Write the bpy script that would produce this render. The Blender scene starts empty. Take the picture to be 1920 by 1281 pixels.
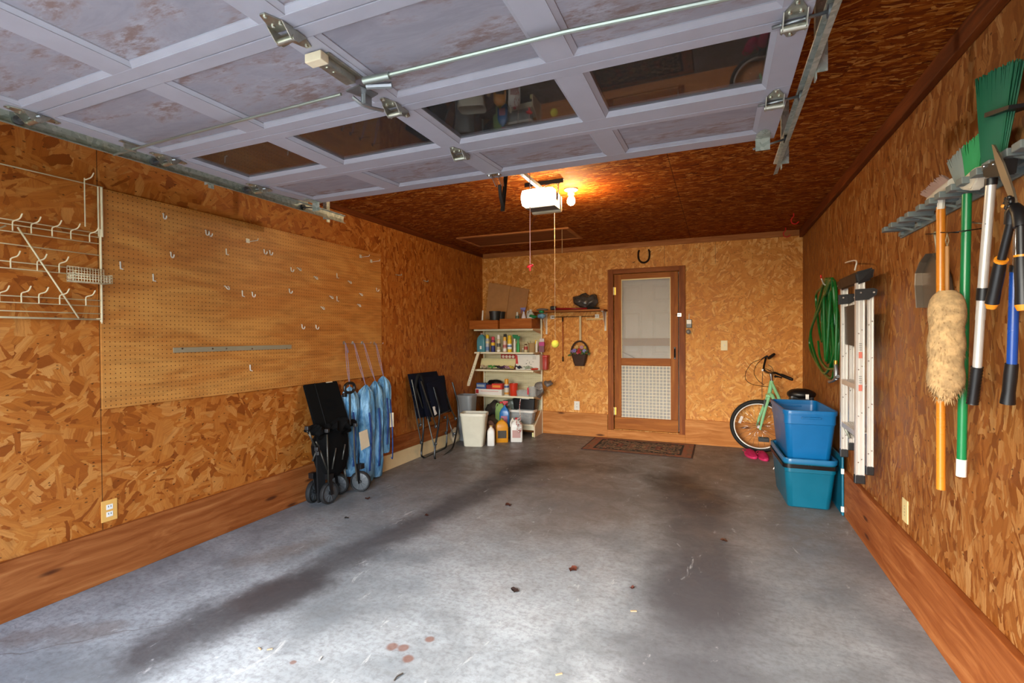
import bpy, bmesh, math, random
from mathutils import Vector, Matrix, noise as mnoise
random.seed(7)
SC = bpy.context.scene
COL = SC.collection
V = Vector
# ------------------------------------------------------------------ camera model (measured from the photograph)
FPX, YAW, PIT, ROL, CAMH = 918.48, .3968, -.0123, -.0064, 1.3464
def basis(u, v, w):
    c, s = math.cos(ROL), math.sin(ROL); u, v = u*c - v*s, u*s + v*c
    c, s = math.cos(PIT), math.sin(PIT); y2, z = w*c - v*s, w*s + v*c
    c, s = math.cos(YAW), math.sin(YAW); return V((u*c - y2*s, u*s + y2*c, z))
def P(px, py, x=None, y=None, z=None):
    """survey helper: where the sight line to a spot meets a real plane of the room"""
    d = basis((px-960)/FPX, (640.5-py)/FPX, 1)
    t = x/d.x if x is not None else (y/d.y if y is not None else (z-CAMH)/d.z)
    return V((0, 0, CAMH)) + d*t
cam = bpy.data.cameras.new('camera'); co = bpy.data.objects.new('camera', cam); COL.objects.link(co)
cam.sensor_width = 36; cam.lens = FPX/1920*36; cam.clip_start = .02
r_, u_, f_ = basis(1, 0, 0), basis(0, 1, 0), basis(0, 0, 1)
co.matrix_world = Matrix(((r_.x, u_.x, -f_.x, 0), (r_.y, u_.y, -f_.y, 0), (r_.z, u_.z, -f_.z, CAMH), (0, 0, 0, 1)))
SC.camera = co
XL, XR, YB, ZC, YF = -3.14, .894, 6.40, 2.524, -.25

# ------------------------------------------------------------------ materials
def lin(h):
    if not isinstance(h, str): return tuple(h)
    h = h.lstrip('#'); o = []
    for i in (0, 2, 4):
        c = int(h[i:i+2], 16)/255; o.append(c/12.92 if c <= .04045 else ((c+.055)/1.055)**2.4)
    return tuple(o)
class N:
    """tiny node DSL"""
    def __init__(s, name):
        s.m = bpy.data.materials.new(name); s.m.use_nodes = True; s.t = s.m.node_tree; s.t.nodes.clear()
        s.out = s.t.nodes.new('ShaderNodeOutputMaterial')
    def n(s, typ, ins={}, **pr):
        d = s.t.nodes.new(typ)
        for k, v in pr.items(): setattr(d, k, v)
        for k, v in ins.items():
            sk = d.inputs[k]
            if isinstance(v, bpy.types.NodeSocket): s.t.links.new(v, sk)
            else:
                if sk.type == 'RGBA' and len(v) == 3: v = (*v, 1)
                sk.default_value = v
        return d
    def math(s, op, a, b=0, c=0, clamp=False):
        d = s.t.nodes.new('ShaderNodeMath'); d.operation = op; d.use_clamp = clamp
        for i, v in enumerate((a, b, c)):
            if isinstance(v, bpy.types.NodeSocket): s.t.links.new(v, d.inputs[i])
            else: d.inputs[i].default_value = v
        return d.outputs[0]
    def mix(s, f, a, b, mode='MIX'):
        d = s.t.nodes.new('ShaderNodeMix'); d.data_type = 'RGBA'; d.blend_type = mode
        for i, v in ((0, f), (6, a), (7, b)):
            if isinstance(v, bpy.types.NodeSocket): s.t.links.new(v, d.inputs[i])
            else: d.inputs[i].default_value = v if i == 0 else (*lin(v), 1)
        return d.outputs[2]
    def ramp(s, f, stops, interp='LINEAR'):
        d = s.t.nodes.new('ShaderNodeValToRGB'); d.color_ramp.interpolation = interp
        while len(d.color_ramp.elements) < len(stops): d.color_ramp.elements.new(.5)
        for e, (p, c) in zip(d.color_ramp.elements, stops):
            e.position = p; e.color = (*lin(c), 1) if not isinstance(c, (int, float)) else (c, c, c, 1)
        s.t.links.new(f, d.inputs[0]); return d.outputs[0]
    def ss(s, v, lo, hi, a=0, b=1):
        d = s.n('ShaderNodeMapRange', {0: v, 1: lo, 2: hi, 3: a, 4: b}); d.interpolation_type = 'SMOOTHSTEP'; return d.outputs[0]
    def obj(s): return s.n('ShaderNodeTexCoord').outputs['Object']
    def gen(s): return s.n('ShaderNodeTexCoord').outputs['Generated']
    def sep(s, v): return s.n('ShaderNodeSeparateXYZ', {0: v}).outputs
    def comb(s, x, y, z=0.0): return s.n('ShaderNodeCombineXYZ', {0: x, 1: y, 2: z}).outputs[0]
    def noise(s, v, sc, det=3, rough=.5, dist=0):
        return s.n('ShaderNodeTexNoise', {'Vector': v, 'Scale': sc, 'Detail': det, 'Roughness': rough, 'Distortion': dist})
    def scale(s, v, k): return s.n('ShaderNodeVectorMath', {0: v, 1: k}, operation='MULTIPLY').outputs[0]
    def add(s, v, k): return s.n('ShaderNodeVectorMath', {0: v, 1: k}, operation='ADD').outputs[0]
    def bsdf(s, col, rough=.6, metal=0, bump=None, bs=.3, bd=.01, **ins):
        b = s.n('ShaderNodeBsdfPrincipled')
        for k, v in (('Base Color', col), ('Roughness', rough), ('Metallic', metal)):
            if isinstance(v, bpy.types.NodeSocket): s.t.links.new(v, b.inputs[k])
            else: b.inputs[k].default_value = (*lin(v), 1) if k == 'Base Color' else v
        for k, v in ins.items():
            k = k.replace('_', ' ')
            b.inputs[k].default_value = v
        if bump is not None:
            bn = s.n('ShaderNodeBump', {'Height': bump, 'Strength': bs, 'Distance': bd})
            s.t.links.new(bn.outputs[0], b.inputs['Normal'])
        s.t.links.new(b.outputs[0], s.out.inputs[0]); s.b = b; return s.m
_mc = {}
def plain(name, col, rough=.5, metal=0, var=.035, sc=9, **kw):
    """plastic / paint / metal with a little procedural unevenness"""
    if name in _mc: return _mc[name]
    n = N(name); c = lin(col); nz = n.noise(n.obj(), sc, 3, .6)
    k = n.ss(nz.outputs['Fac'], .3, .7)
    cc = n.mix(k, tuple(x*(1-var) for x in c), tuple(min(1, x*(1+var)) for x in c))
    rr = n.ss(nz.outputs['Fac'], .3, .7, max(.02, rough-.03), min(1, rough+.03))
    m = n.bsdf(cc, rr, metal, **kw); _mc[name] = m; return m

def seams(n, u, v, us, vs, w=.0022):
    """dark joint lines between sheets; us/vs = list of positions (or (pos, lo, hi))"""
    acc = None
    for a, b, lst in ((u, v, us), (v, u, vs)):
        for it in lst:
            p, lo, hi = it if isinstance(it, tuple) else (it, -99, 99)
            d = n.math('ABSOLUTE', n.math('SUBTRACT', a, p)); k = n.math('LESS_THAN', d, w)
            if lo > -99: k = n.math('MULTIPLY', k, n.math('MULTIPLY', n.math('GREATER_THAN', b, lo), n.math('LESS_THAN', b, hi)))
            acc = k if acc is None else n.math('MAXIMUM', acc, k)
    return acc

def osb(name, ax, cen, spread, L, W, pal, seam=((), ()), gloss=.5, dark=.10, pitch=9):
    """oriented strand board: overlapping wood flakes, each with its own angle, tone and grain"""
    n = N(name); s = n.sep(n.obj()); u, v = s[ax[0]], s[ax[1]]
    p = n.comb(u, v)
    wob = n.noise(p, 30, 3, .7).outputs['Color']
    wob = n.add(wob, (-.5, -.5, -.5))
    q = n.add(p, n.scale(wob, (.016, .016, 0)))
    def layer(off, sc1, kL, kW):
        qq = n.add(q, (off, off*.7, 0))
        a = n.n('ShaderNodeTexVoronoi', {'Vector': qq, 'Scale': sc1}, voronoi_dimensions='2D', feature='F1').outputs['Color']
        ar = n.sep(a)[0]
        ang = n.math('ADD', cen, n.math('MULTIPLY', n.math('SUBTRACT', ar, .5), spread))
        rot = n.n('ShaderNodeVectorRotate', {'Vector': qq, 'Angle': ang}, rotation_type='Z_AXIS').outputs[0]
        st = n.scale(rot, (1/kL, 1/kW, 1))
        b = n.n('ShaderNodeTexVoronoi', {'Vector': st, 'Scale': 1.0, 'Randomness': .95}, voronoi_dimensions='2D', feature='F1', distance='CHEBYCHEV')
        c = n.sep(b.outputs['Color'])
        gr = n.noise(n.scale(rot, (6, 160, 1)), 1, 2, .6).outputs['Fac']
        return c, gr, b.outputs['Distance']
    c1, g1, d1 = layer(0, pitch, L, W)
    c2, g2, d2 = layer(3.7, pitch*1.6, L*.62, W*.75)
    c3, g3, d3 = layer(7.9, pitch*1.3, L*.75, W*.34)
    def sel(k, a, b): return n.math('ADD', n.math('MULTIPLY', a, n.math('SUBTRACT', 1, k)), n.math('MULTIPLY', b, k))
    pick = n.math('GREATER_THAN', c2[1], .52); pick3 = n.math('GREATER_THAN', c3[1], .72)
    r = sel(pick3, sel(pick, c1[0], c2[0]), c3[0]); g = sel(pick3, sel(pick, g1, g2), g3); d = sel(pick3, sel(pick, d1, d2), d3)
    col = n.ramp(r, pal)
    col = n.mix(n.ss(g, .35, .7, 0, .38), col, lin(pal[0][1]))
    big = n.noise(p, 5, 3).outputs['Fac']
    col = n.mix(n.ss(big, .35, .7, 0, .22), col, lin(pal[1][1]))
    edge = n.ss(d, .50, .75, 0, .22)
    col = n.mix(edge, col, tuple(x*.35 for x in lin(pal[0][1])))
    sp = n.n('ShaderNodeTexVoronoi', {'Vector': n.scale(q, (1, 1.8, 1)), 'Scale': 26.0}, voronoi_dimensions='2D').outputs
    spk = n.math('MULTIPLY', n.math('LESS_THAN', sp['Distance'], .16), n.math('GREATER_THAN', n.sep(sp['Color'])[0], 1-dark))
    col = n.mix(n.math('MULTIPLY', spk, .7), col, '#3a1c08')
    sm = seams(n, u, v, *seam)
    if sm is not None: col = n.mix(n.math('MULTIPLY', sm, .75), col, '#24120a')
    rough = n.ss(r, 0, 1, gloss, gloss+.15)
    return n.bsdf(col, rough, Specular_IOR_Level=.28 if gloss < .8 else .08)

PAL_W = [(0, '#874a18'), (.14, '#a7652a'), (.3, '#b3722f'), (.5, '#bd7d3c'), (.82, '#c78d4c'), (1, '#d4a268')]
PAL_B = [(0, '#b3763a'), (.25, '#c48642'), (.55, '#cf9552'), (.8, '#dba869'), (1, '#e6bf8a')]
PAL_R = [(0, '#7c4416'), (.2, '#9a5e29'), (.5, '#ae733c'), (.8, '#bf8b55'), (1, '#d2a877')]
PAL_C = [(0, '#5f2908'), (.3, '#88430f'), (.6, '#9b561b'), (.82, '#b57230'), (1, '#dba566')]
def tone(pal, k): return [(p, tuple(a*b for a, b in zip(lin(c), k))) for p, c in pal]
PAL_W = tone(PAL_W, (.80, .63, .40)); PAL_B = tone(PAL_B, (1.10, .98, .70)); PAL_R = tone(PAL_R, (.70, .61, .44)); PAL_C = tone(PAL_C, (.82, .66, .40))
M = {}
M['osb_left'] = osb('osb_left', (1, 2), 1.1, 4.6, .17, .062, PAL_W, (((1.612),), ()), pitch=5.5)
M['osb_left_far'] = osb('osb_left_far', (1, 2), 1.57, .7, .15, .05, PAL_W, ((), ()), pitch=6.5)
M['osb_back'] = osb('osb_back', (0, 2), .5, 4.6, .12, .045, PAL_B, (((-.609, 2.1, 2.6), (-.02, 2.2, 2.6)), ()), pitch=6)
M['osb_right'] = osb('osb_right', (1, 2), 1.55, 1.2, .17, .040, PAL_R, (((3.47),), ()), pitch=6, dark=.05)
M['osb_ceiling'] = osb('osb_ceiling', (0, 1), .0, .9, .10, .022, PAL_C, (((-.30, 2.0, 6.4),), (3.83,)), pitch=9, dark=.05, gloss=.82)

def wood(name, ax, base, dk, lt, knots=True, rough=.5, gs=1.0):
    """plank grain running along object axis ax"""
    n = N(name); o = n.obj()
    k = [22, 22, 22]; k[ax] = 1.6
    w = n.noise(o, 2.5, 2).outputs['Color']
    q = n.add(n.scale(o, tuple(x*gs for x in k)), n.scale(w, (1.1, 1.1, 1.1)))
    g = n.noise(q, 1.0, 4, .65, .6).outputs['Fac']
    fine = n.noise(n.scale(q, (5, 5, 5)), 1, 2).outputs['Fac']
    c = n.mix(n.ss(g, .3, .7), dk, base); c = n.mix(n.ss(g, .55, .8, 0, .7), c, lt)
    c = n.mix(n.ss(fine, .5, .8, 0, .25), c, dk)
    if knots:
        kk = [2.2, 9, 9]; 
        if ax != 0: kk = [9, 9, 9]; kk[ax] = 2.2
        kn = n.n('ShaderNodeTexVoronoi', {'Vector': n.scale(o, tuple(kk)), 'Scale': 1.0})
        d = kn.outputs['Distance']
        c = n.mix(n.ss(d, .06, .17, .85, 0), c, '#3c1808')
    return n.bsdf(c, rough+.12, bump=g, bs=.15, bd=.003, Specular_IOR_Level=.2)
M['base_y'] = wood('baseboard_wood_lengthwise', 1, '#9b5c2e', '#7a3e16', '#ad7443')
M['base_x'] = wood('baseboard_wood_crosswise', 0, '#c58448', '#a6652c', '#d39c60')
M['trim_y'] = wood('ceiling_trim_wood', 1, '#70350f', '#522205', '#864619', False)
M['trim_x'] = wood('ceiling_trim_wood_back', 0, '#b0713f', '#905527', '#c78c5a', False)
M['door_z'] = wood('door_wood_upright', 2, '#a25e1c', '#85440c', '#b8752c', False, .4)
M['door_x'] = wood('door_wood_cross', 0, '#a86320', '#8b4b10', '#bd7c32', False, .4)
M['case_z'] = wood('casing_wood_upright', 2, '#94501a', '#733608', '#ab6828', False, .4)
M['case_x'] = wood('casing_wood_cross', 0, '#96521c', '#783a0c', '#b06c2c', False, .4)
M['drawer'] = wood('drawer_wood', 0, '#a75f25', '#8d4a17', '#b9752f', False, .35)
M['shelf_wood'] = wood('shelf_board_wood', 0, '#a8662f', '#7f481c', '#c08145', False, .4)

def concrete():
    n = N('stained_concrete'); o = n.obj(); s = n.sep(o)
    p = n.comb(s[0], s[1])
    n1 = n.noise(p, 1.1, 6, .6, .3).outputs['Fac']; n2 = n.noise(p, 5.5, 6, .7, .6).outputs['Fac']
    n3 = n.noise(p, 38, 4, .7).outputs['Fac']
    c = n.mix(n.ss(n1, .34, .64), '#6b747a', '#a2acb2')
    c = n.mix(n.ss(n2, .36, .78, 0, .42), c, '#6c6d6c')
    n4 = n.noise(n.scale(p, (4, 11, 1)), 3.2, 5, .78, .4).outputs['Fac']
    c = n.mix(n.ss(n4, .50, .68, 0, .38), c, '#565a5e')
    c = n.mix(n.ss(n3, .42, .66, 0, .45), c, '#5c5f62')
    # brown mottling and painted-in warm lamp light towards the back of the room
    br = n.math('MULTIPLY', n.ss(n.math('ADD', s[1], n.math('MULTIPLY', n.math('SUBTRACT', n1, .5), 3.0)), 2.0, 4.4), n.ss(n2, .2, .7, .65, 1))
    c = n.mix(n.math('MULTIPLY', br, .74), c, '#6a5d50')
    warp = n.add(n.noise(p, 2.6, 5, .65).outputs['Color'], (-.5, -.5, -.5))
    q = n.add(p, n.scale(warp, (.34, .34, 0)))
    warp2 = n.scale(n.add(n.noise(p, 11, 3, .65).outputs['Color'], (-.5, -.5, -.5)), (.10, .10, 0))
    q = n.add(q, warp2)
    def seg(a, b, r0, r1):
        ab = V((b[0]-a[0], b[1]-a[1], 0)); L2 = ab.length_squared
        d = n.add(q, (-a[0], -a[1], 0))
        t = n.math('DIVIDE', n.n('ShaderNodeVectorMath', {0: d, 1: tuple(ab)}, operation='DOT_PRODUCT').outputs['Value'], L2, clamp=True)
        pr = n.n('ShaderNodeVectorMath', {0: tuple(ab)}, operation='SCALE'); n.t.links.new(t, pr.inputs['Scale'])
        e = n.n('ShaderNodeVectorMath', {0: d, 1: pr.outputs[0]}, operation='SUBTRACT').outputs[0]
        ln = n.n('ShaderNodeVectorMath', {0: e}, operation='LENGTH').outputs['Value']
        return n.ss(ln, r0, r1, 1, 0)
    for a, b, r0, r1, k, cc in (
            ((-2.26, 1.35), (-2.1, 2.0), .05, .28, .85, '#35363a'),
            ((-2.15, 1.8), (-1.83, 4.3), .04, .25, .78, '#3b3b3e'),
            ((-1.83, 4.55), (-1.80, 4.75), .05, .33, .85, '#2e241c'),
            ((-1.5, 4.9), (-.9, 4.9), .03, .30, .42, '#33291f'),
            ((-.40, 4.75), (-.10, 4.2), .08, .38, .8, '#2f261f'),
            ((-.17, 4.2), (-.06, 2.6), .08, .38, .75, '#3f3f42'),
            ((-.06, 2.9), (-.12, 1.2), .08, .46, .72, '#45464b'),
            ((.30, 2.6), (.5, 1.2), .05, .35, .35, '#4f5052'),
            ((-2.9, 1.15), (-2.6, 1.35), .02, .12, .45, '#5b4c40'),
            ((-2.62, 2.1), (-2.45, 2.4), .02, .16, .40, '#5f5040'),
            ((-1.15, 3.2), (-.55, 3.9), .03, .35, .35, '#5a5149')):
        c = n.mix(n.math('MULTIPLY', seg(a, b, r0, r1), k), c, cc)
    # pale scuffs
    sc = n.noise(n.scale(p, (9, 3.2, 1)), 1, 5, .75, 1.2).outputs['Fac']
    c = n.mix(n.ss(sc, .62, .70, 0, .5), c, '#bfc4c5')
    # ragged rust rings
    w3 = n.scale(n.add(n.noise(p, 30, 3).outputs['Color'], (-.5, -.5, -.5)), (.012, .012, 0)); q3 = n.add(p, w3)
    for (x, y, r) in ((-1.302, 1.741, .027), (-1.252, 1.752, .026), (-1.178, 1.846, .022), (-1.192, 1.700, .026), (-1.62, 1.50, .014)):
        dd = n.n('ShaderNodeVectorMath', {0: q3, 1: (x, y, 0)}, operation='DISTANCE').outputs['Value']
        c = n.mix(n.ss(dd, r*.65, r*1.2, .72, 0), c, '#67402f')
    # hairline crack near the left wall
    def hair(a, b, w=.003):
        global_q = n.add(p, n.scale(n.add(n.noise(p, 6, 3).outputs['Color'], (-.5, -.5, -.5)), (.10, .10, 0)))
        ab = V((b[0]-a[0], b[1]-a[1], 0)); d = n.add(global_q, (-a[0], -a[1], 0))
        t = n.math('DIVIDE', n.n('ShaderNodeVectorMath', {0: d, 1: tuple(ab)}, operation='DOT_PRODUCT').outputs['Value'], ab.length_squared, clamp=True)
        pr = n.n('ShaderNodeVectorMath', {0: tuple(ab)}, operation='SCALE'); n.t.links.new(t, pr.inputs['Scale'])
        e = n.n('ShaderNodeVectorMath', {0: d, 1: pr.outputs[0]}, operation='SUBTRACT').outputs[0]
        return n.ss(n.n('ShaderNodeVectorMath', {0: e}, operation='LENGTH').outputs['Value'], w*.4, w*1.6, .6, 0)
    c = n.mix(hair((-2.75, 1.1), (-2.38, 1.5)), c, '#4a443f')
    c = n.mix(hair((-2.75, 1.1), (-2.9, 1.05)), c, '#4a443f')
    rough = n.ss(n2, .3, .7, .38, .6)
    return n.bsdf(c, rough, bump=n.math('ADD', n.math('MULTIPLY', n3, .5), n2), bs=.12, bd=.006)
M['concrete'] = concrete()

def door_paint():
    n = N('weathered_lavender_paint'); o = n.obj()
    a = n.noise(n.scale(o, (2.6, 7, 3)), 1, 5, .72, .5).outputs['Fac']
    b = n.noise(n.scale(o, (14, 40, 14)), 1, 4, .7).outputs['Fac']
    c = n.mix(n.ss(a, .3, .7), '#85838c', '#9f9da6')
    k = n.math('MULTIPLY', n.ss(a, .44, .62), n.ss(b, .36, .60))
    c = n.mix(n.math('MULTIPLY', k, .75), c, '#6f5142')
    return n.bsdf(c, .55, bump=b, bs=.1, bd=.003)
M['paint'] = door_paint()
M['paint_clean'] = plain('lavender_frame_paint', '#a09fa8', .45, var=.04, sc=9)
def glass(name, tint=(1, 1, 1), fac=1.0):
    n = N(name); fr = n.n('ShaderNodeFresnel', {'IOR': 1.5}).outputs[0]
    t = n.n('ShaderNodeBsdfTransparent', {'Color': tint}).outputs[0]; g = n.n('ShaderNodeBsdfGlossy', {'Color': (1, 1, 1), 'Roughness': .02}).outputs[0]
    df = n.n('ShaderNodeBsdfDiffuse', {'Color': (.55, .5, .45)}).outputs[0]; ds = n.n('ShaderNodeMixShader', {0: .05, 1: t, 2: df}).outputs[0]
    mx = n.n('ShaderNodeMixShader', {0: n.math('MULTIPLY', fr, fac), 1: ds, 2: g}); n.t.links.new(mx.outputs[0], n.out.inputs[0]); return n.m
M['glass'] = glass('window_glass', (.96, .96, .94), 1.0)
def see(name, col, alpha, rough=.3, dv=.03):
    """thin translucent plastic / mesh cloth"""
    n = N(name); t = n.n('ShaderNodeBsdfTransparent').outputs[0]
    b = n.n('ShaderNodeBsdfPrincipled', {'Base Color': lin(col), 'Roughness': rough}).outputs[0]
    nz = n.noise(n.obj(), 8, 2).outputs['Fac']
    mx = n.n('ShaderNodeMixShader', {0: n.ss(nz, .3, .7, alpha-dv, alpha+dv), 1: t, 2: b}); n.t.links.new(mx.outputs[0], n.out.inputs[0]); return n.m
M['screen'] = see('insect_screen', '#cfccc6', .30, .7, .003)
M['clear'] = see('clear_plastic', '#c9ccca', .38, .15)
M['clearbag'] = see('clear_bag', '#c8b79a', .5, .2)
def emis(name, col, st):
    n = N(name); e = n.n('ShaderNodeEmission', {'Color': col, 'Strength': st}); n.t.links.new(e.outputs[0], n.out.inputs[0]); return n.m
def pegmat(name, ax, base, hole, pitch=.0254, off=(0, 0), hr=.0032, wave=None):
    n = N(name); s = n.sep(n.obj()); u, v = s[ax[0]], s[ax[1]]
    def cell(a, o): return n.math('SUBTRACT', n.math('FRACT', n.math('DIVIDE', n.math('SUBTRACT', a, o), pitch)), .5)
    cu, cv = cell(u, off[0]), cell(v, off[1])
    d = n.math('SQRT', n.math('ADD', n.math('MULTIPLY', cu, cu), n.math('MULTIPLY', cv, cv)))
    g = n.noise(n.comb(n.math('MULTIPLY', u, .9), n.math('MULTIPLY', v, 3.2)), 1.6, 5, .6, 1.5).outputs['Fac']
    f = n.noise(n.comb(n.math('MULTIPLY', u, 4), n.math('MULTIPLY', v, 26)), 1.0, 3, .6, .5).outputs['Fac']
    c = n.mix(n.ss(g, .34, .66), wave or base, base)
    c = n.mix(n.ss(f, .4, .75, 0, .28), c, hole)
    k = n.math('LESS_THAN', d, hr/pitch)
    c = n.mix(n.math('MULTIPLY', k, .85), c, hole)
    return n.bsdf(c, .5, bump=n.math('SUBTRACT', 1, k), bs=.5, bd=.003)
M['peg'] = pegmat('brown_pegboard', (1, 2), '#c18641', '#4e280c', off=(1.615, .9565), wave='#ad6c2c')
M['peg_cream'] = pegmat('cream_pegboard', (0, 2), '#d9cda6', '#7c6238', off=(0, 0), wave='#d1c59c')
def galv():
    n = N('galvanised_steel'); v = n.n('ShaderNodeTexVoronoi', {'Vector': n.obj(), 'Scale': 60.0}).outputs['Color']
    r = n.sep(v)[0]; z = n.noise(n.obj(), 6, 4).outputs['Fac']
    c = n.mix(r, '#8d9488', '#b6b9ad'); c = n.mix(n.ss(z, .55, .75, 0, .5), c, '#a08a62')
    return n.bsdf(c, n.ss(z, .3, .7, .3, .5), .3)
M['galv'] = galv()
M['chrome'] = plain('bright_metal', '#c9c9c6', .22, .95, .05)
M['steel'] = plain('dull_steel', '#8d8f90', .4, .8, .1)
M['zinc_hw'] = plain('zinc_hardware', '#b5b4a6', .33, .9, .12, 40)
M['hookwire'] = plain('bright_zinc_wire', '#cfcbbf', .45, .3)
M['rod'] = plain('lock_rod_steel', '#9ea59c', .4, .8)
M['white'] = plain('white_plastic', '#e2dfd6', .4, 0, .04)
M['cream'] = plain('cream_painted_metal', '#e3dabb', .4, 0, .04, 8)
M['wirecream'] = plain('cream_coated_wire', '#d8c9a6', .4, 0, .08)
M['ivory'] = plain('ivory_plastic', '#dcc68a', .35, 0, .04)
M['tanplate'] = plain('tan_cover_plate', '#d9a455', .4, 0, .04)
M['black'] = plain('black_plastic', '#0d0d0f', .42, 0, .15)
M['blackfab'] = plain('black_canvas', '#080808', .9, 0, .2, 20, Specular_IOR_Level=.15)
M['darkfab'] = plain('charcoal_canvas', '#171718', .9, 0, .1, 20, Specular_IOR_Level=.2)
M['blackmetal'] = plain('black_tube', '#1c1c1b', .32, .5, .1)
M['greytube'] = plain('bronze_grey_tube', '#4c4b45', .35, .6, .1)
M['navy'] = plain('navy_cloth', '#070d1e', .9, 0, .2, 20, Specular_IOR_Level=.2)
M['rubber'] = plain('tyre_rubber', '#151515', .75, 0, .2, 80)
M['wheelgrey'] = plain('grey_wheel_plastic', '#4b4e50', .5, 0, .04)
M['rackgrey'] = plain('grey_painted_steel', '#717a79', .5, .1, .05)
M['alu'] = plain('brushed_aluminium', '#cfcbc4', .35, .45, .02, 6)
M['tagcream'] = plain('cream_card', '#dfcfae', .8, 0, .05)
M['cardboard'] = plain('corrugated_card', '#b1804e', .85, 0, .06, 12)
M['cardboard2'] = plain('corrugated_card_brown', '#a97a4c', .85, 0, .06, 12)
# ------------------------------------------------------------------ mesh helpers
def frame(axis, hint=V((0, 0, 1))):
    a = axis.normalized(); h = hint if abs(a.dot(hint)) < .95 else V((1, 0, 0))
    x = h.cross(a).normalized(); y = a.cross(x).normalized(); return x, y, a
def cat(pts, n=6, closed=False):
    pts = [V(p) for p in pts]; N_ = len(pts); out = []
    rng = range(N_ if closed else N_-1)
    for i in rng:
        p0 = pts[(i-1) % N_] if (closed or i > 0) else pts[0]*2-pts[1]
        p1 = pts[i]; p2 = pts[(i+1) % N_]
        p3 = pts[(i+2) % N_] if (closed or i+2 < N_) else p2*2-p1
        for k in range(n):
            t = k/n
            out.append(.5*((2*p1)+(p2-p0)*t+(2*p0-5*p1+4*p2-p3)*t*t+(3*p1-p0-3*p2+p3)*t**3))
    if not closed: out.append(pts[-1])
    return out
class G:
    def __init__(s): s.b = bmesh.new()
    def vs(s, pts): return [s.b.verts.new(V(p)) for p in pts]
    def f(s, vs, smooth=False):
        try:
            fc = s.b.faces.new(vs); fc.smooth = smooth; return fc
        except ValueError: return None
    def hexa(s, p):
        """8 points: bottom ring 0-3, top ring 4-7"""
        v = s.vs(p)
        for q in ((3, 2, 1, 0), (4, 5, 6, 7), (0, 1, 5, 4), (1, 2, 6, 5), (2, 3, 7, 6), (3, 0, 4, 7)): s.f([v[i] for i in q])
        return s
    def box(s, c, d, rot=None, bev=0):
        c = V(c); hx, hy, hz = d[0]/2, d[1]/2, d[2]/2
        n0 = len(s.b.verts)
        pts = [V((sx*hx, sy*hy, sz*hz)) for sz in (-1, 1) for sx, sy in ((-1, -1), (1, -1), (1, 1), (-1, 1))]
        if rot is not None:
            R = rot if isinstance(rot, Matrix) else Matrix.Rotation(rot, 3, 'Z')
            pts = [R @ p for p in pts]
        v = s.vs([c+p for p in pts]); fs = []
        for q in ((3, 2, 1, 0), (4, 5, 6, 7), (0, 1, 5, 4), (1, 2, 6, 5), (2, 3, 7, 6), (3, 0, 4, 7)): fs.append(s.f([v[i] for i in q]))
        if bev > 0:
            es = {e for f_ in fs for e in f_.edges}
            bmesh.ops.bevel(s.b, geom=list(es), offset=bev, segments=2, affect='EDGES', profile=.6)
        return s
    def bx(s, x0, x1, y0, y1, z0, z1, bev=0): return s.box(((x0+x1)/2, (y0+y1)/2, (z0+z1)/2), (x1-x0, y1-y0, z1-z0), None, bev)
    def tube(s, pts, r, seg=8, closed=False, smooth=True, cap=True, flat=None):
        pts = [V(p) for p in pts]; n = len(pts); rings = []; up = None
        for i, p in enumerate(pts):
            if closed: t = pts[(i+1) % n]-pts[i-1]
            else: t = pts[min(i+1, n-1)]-pts[max(i-1, 0)]
            if t.length < 1e-9: t = V((0, 0, 1))
            t.normalize()
            if up is None: x, y, _ = frame(t)
            else:
                x = (up-t*up.dot(t))
                if x.length < 1e-6: x = frame(t)[0]
                x.normalize(); y = t.cross(x)
            up = x; rr = r[i] if isinstance(r, (list, tuple)) else r
            fy = flat if flat else 1
            rings.append([s.b.verts.new(p+(x*math.cos(2*math.pi*k/seg)+y*math.sin(2*math.pi*k/seg)*fy)*rr) for k in range(seg)])
        for i in range(n if closed else n-1):
            a, b_ = rings[i], rings[(i+1) % n]
            for k in range(seg): s.f([a[k], a[(k+1) % seg], b_[(k+1) % seg], b_[k]], smooth)
        if cap and not closed: s.f(rings[0][::-1]); s.f(rings[-1])
        return s
    def cyl(s, a, b, r0, r1=None, seg=16, cap=True): return s.tube([a, b], [r0, r0 if r1 is None else r1], seg, cap=cap)
    def lathe(s, base, prof, seg=20, axis=V((0, 0, 1)), sx=1, sy=1, rot=0, cap=True):
        base = V(base); x, y, a = frame(V(axis)) if abs(V(axis).z) < .99 else (V((math.cos(rot), math.sin(rot), 0)), V((-math.sin(rot), math.cos(rot), 0)), V((0, 0, 1 if V(axis).z > 0 else -1)))
        rings = []
        for r, h in prof:
            r = max(r, 1e-4)
            rings.append([s.b.verts.new(base+a*h+x*math.cos(2*math.pi*k/seg)*r*sx+y*math.sin(2*math.pi*k/seg)*r*sy) for k in range(seg)])
        for i in range(len(rings)-1):
            for k in range(seg): s.f([rings[i][k], rings[i][(k+1) % seg], rings[i+1][(k+1) % seg], rings[i+1][k]], True)
        if cap: s.f(rings[0][::-1]); s.f(rings[-1])
        return s
    def sph(s, c, r, seg=16, rot=None, smooth=True):
        if not isinstance(r, (tuple, list)): r = (r, r, r)
        c = V(c); rings = []
        for i in range(seg//2+1):
            th = math.pi*i/(seg//2); ring = []
            for k in range(seg):
                ph = 2*math.pi*k/seg
                p = V((r[0]*math.sin(th)*math.cos(ph), r[1]*math.sin(th)*math.sin(ph), -r[2]*math.cos(th)))
                if rot is not None: p = rot @ p
                ring.append(p+c)
            rings.append(ring)
        top = s.b.verts.new(rings[-1][0]); bot = s.b.verts.new(rings[0][0])
        vr = [s.vs(q) for q in rings[1:-1]]
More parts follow.
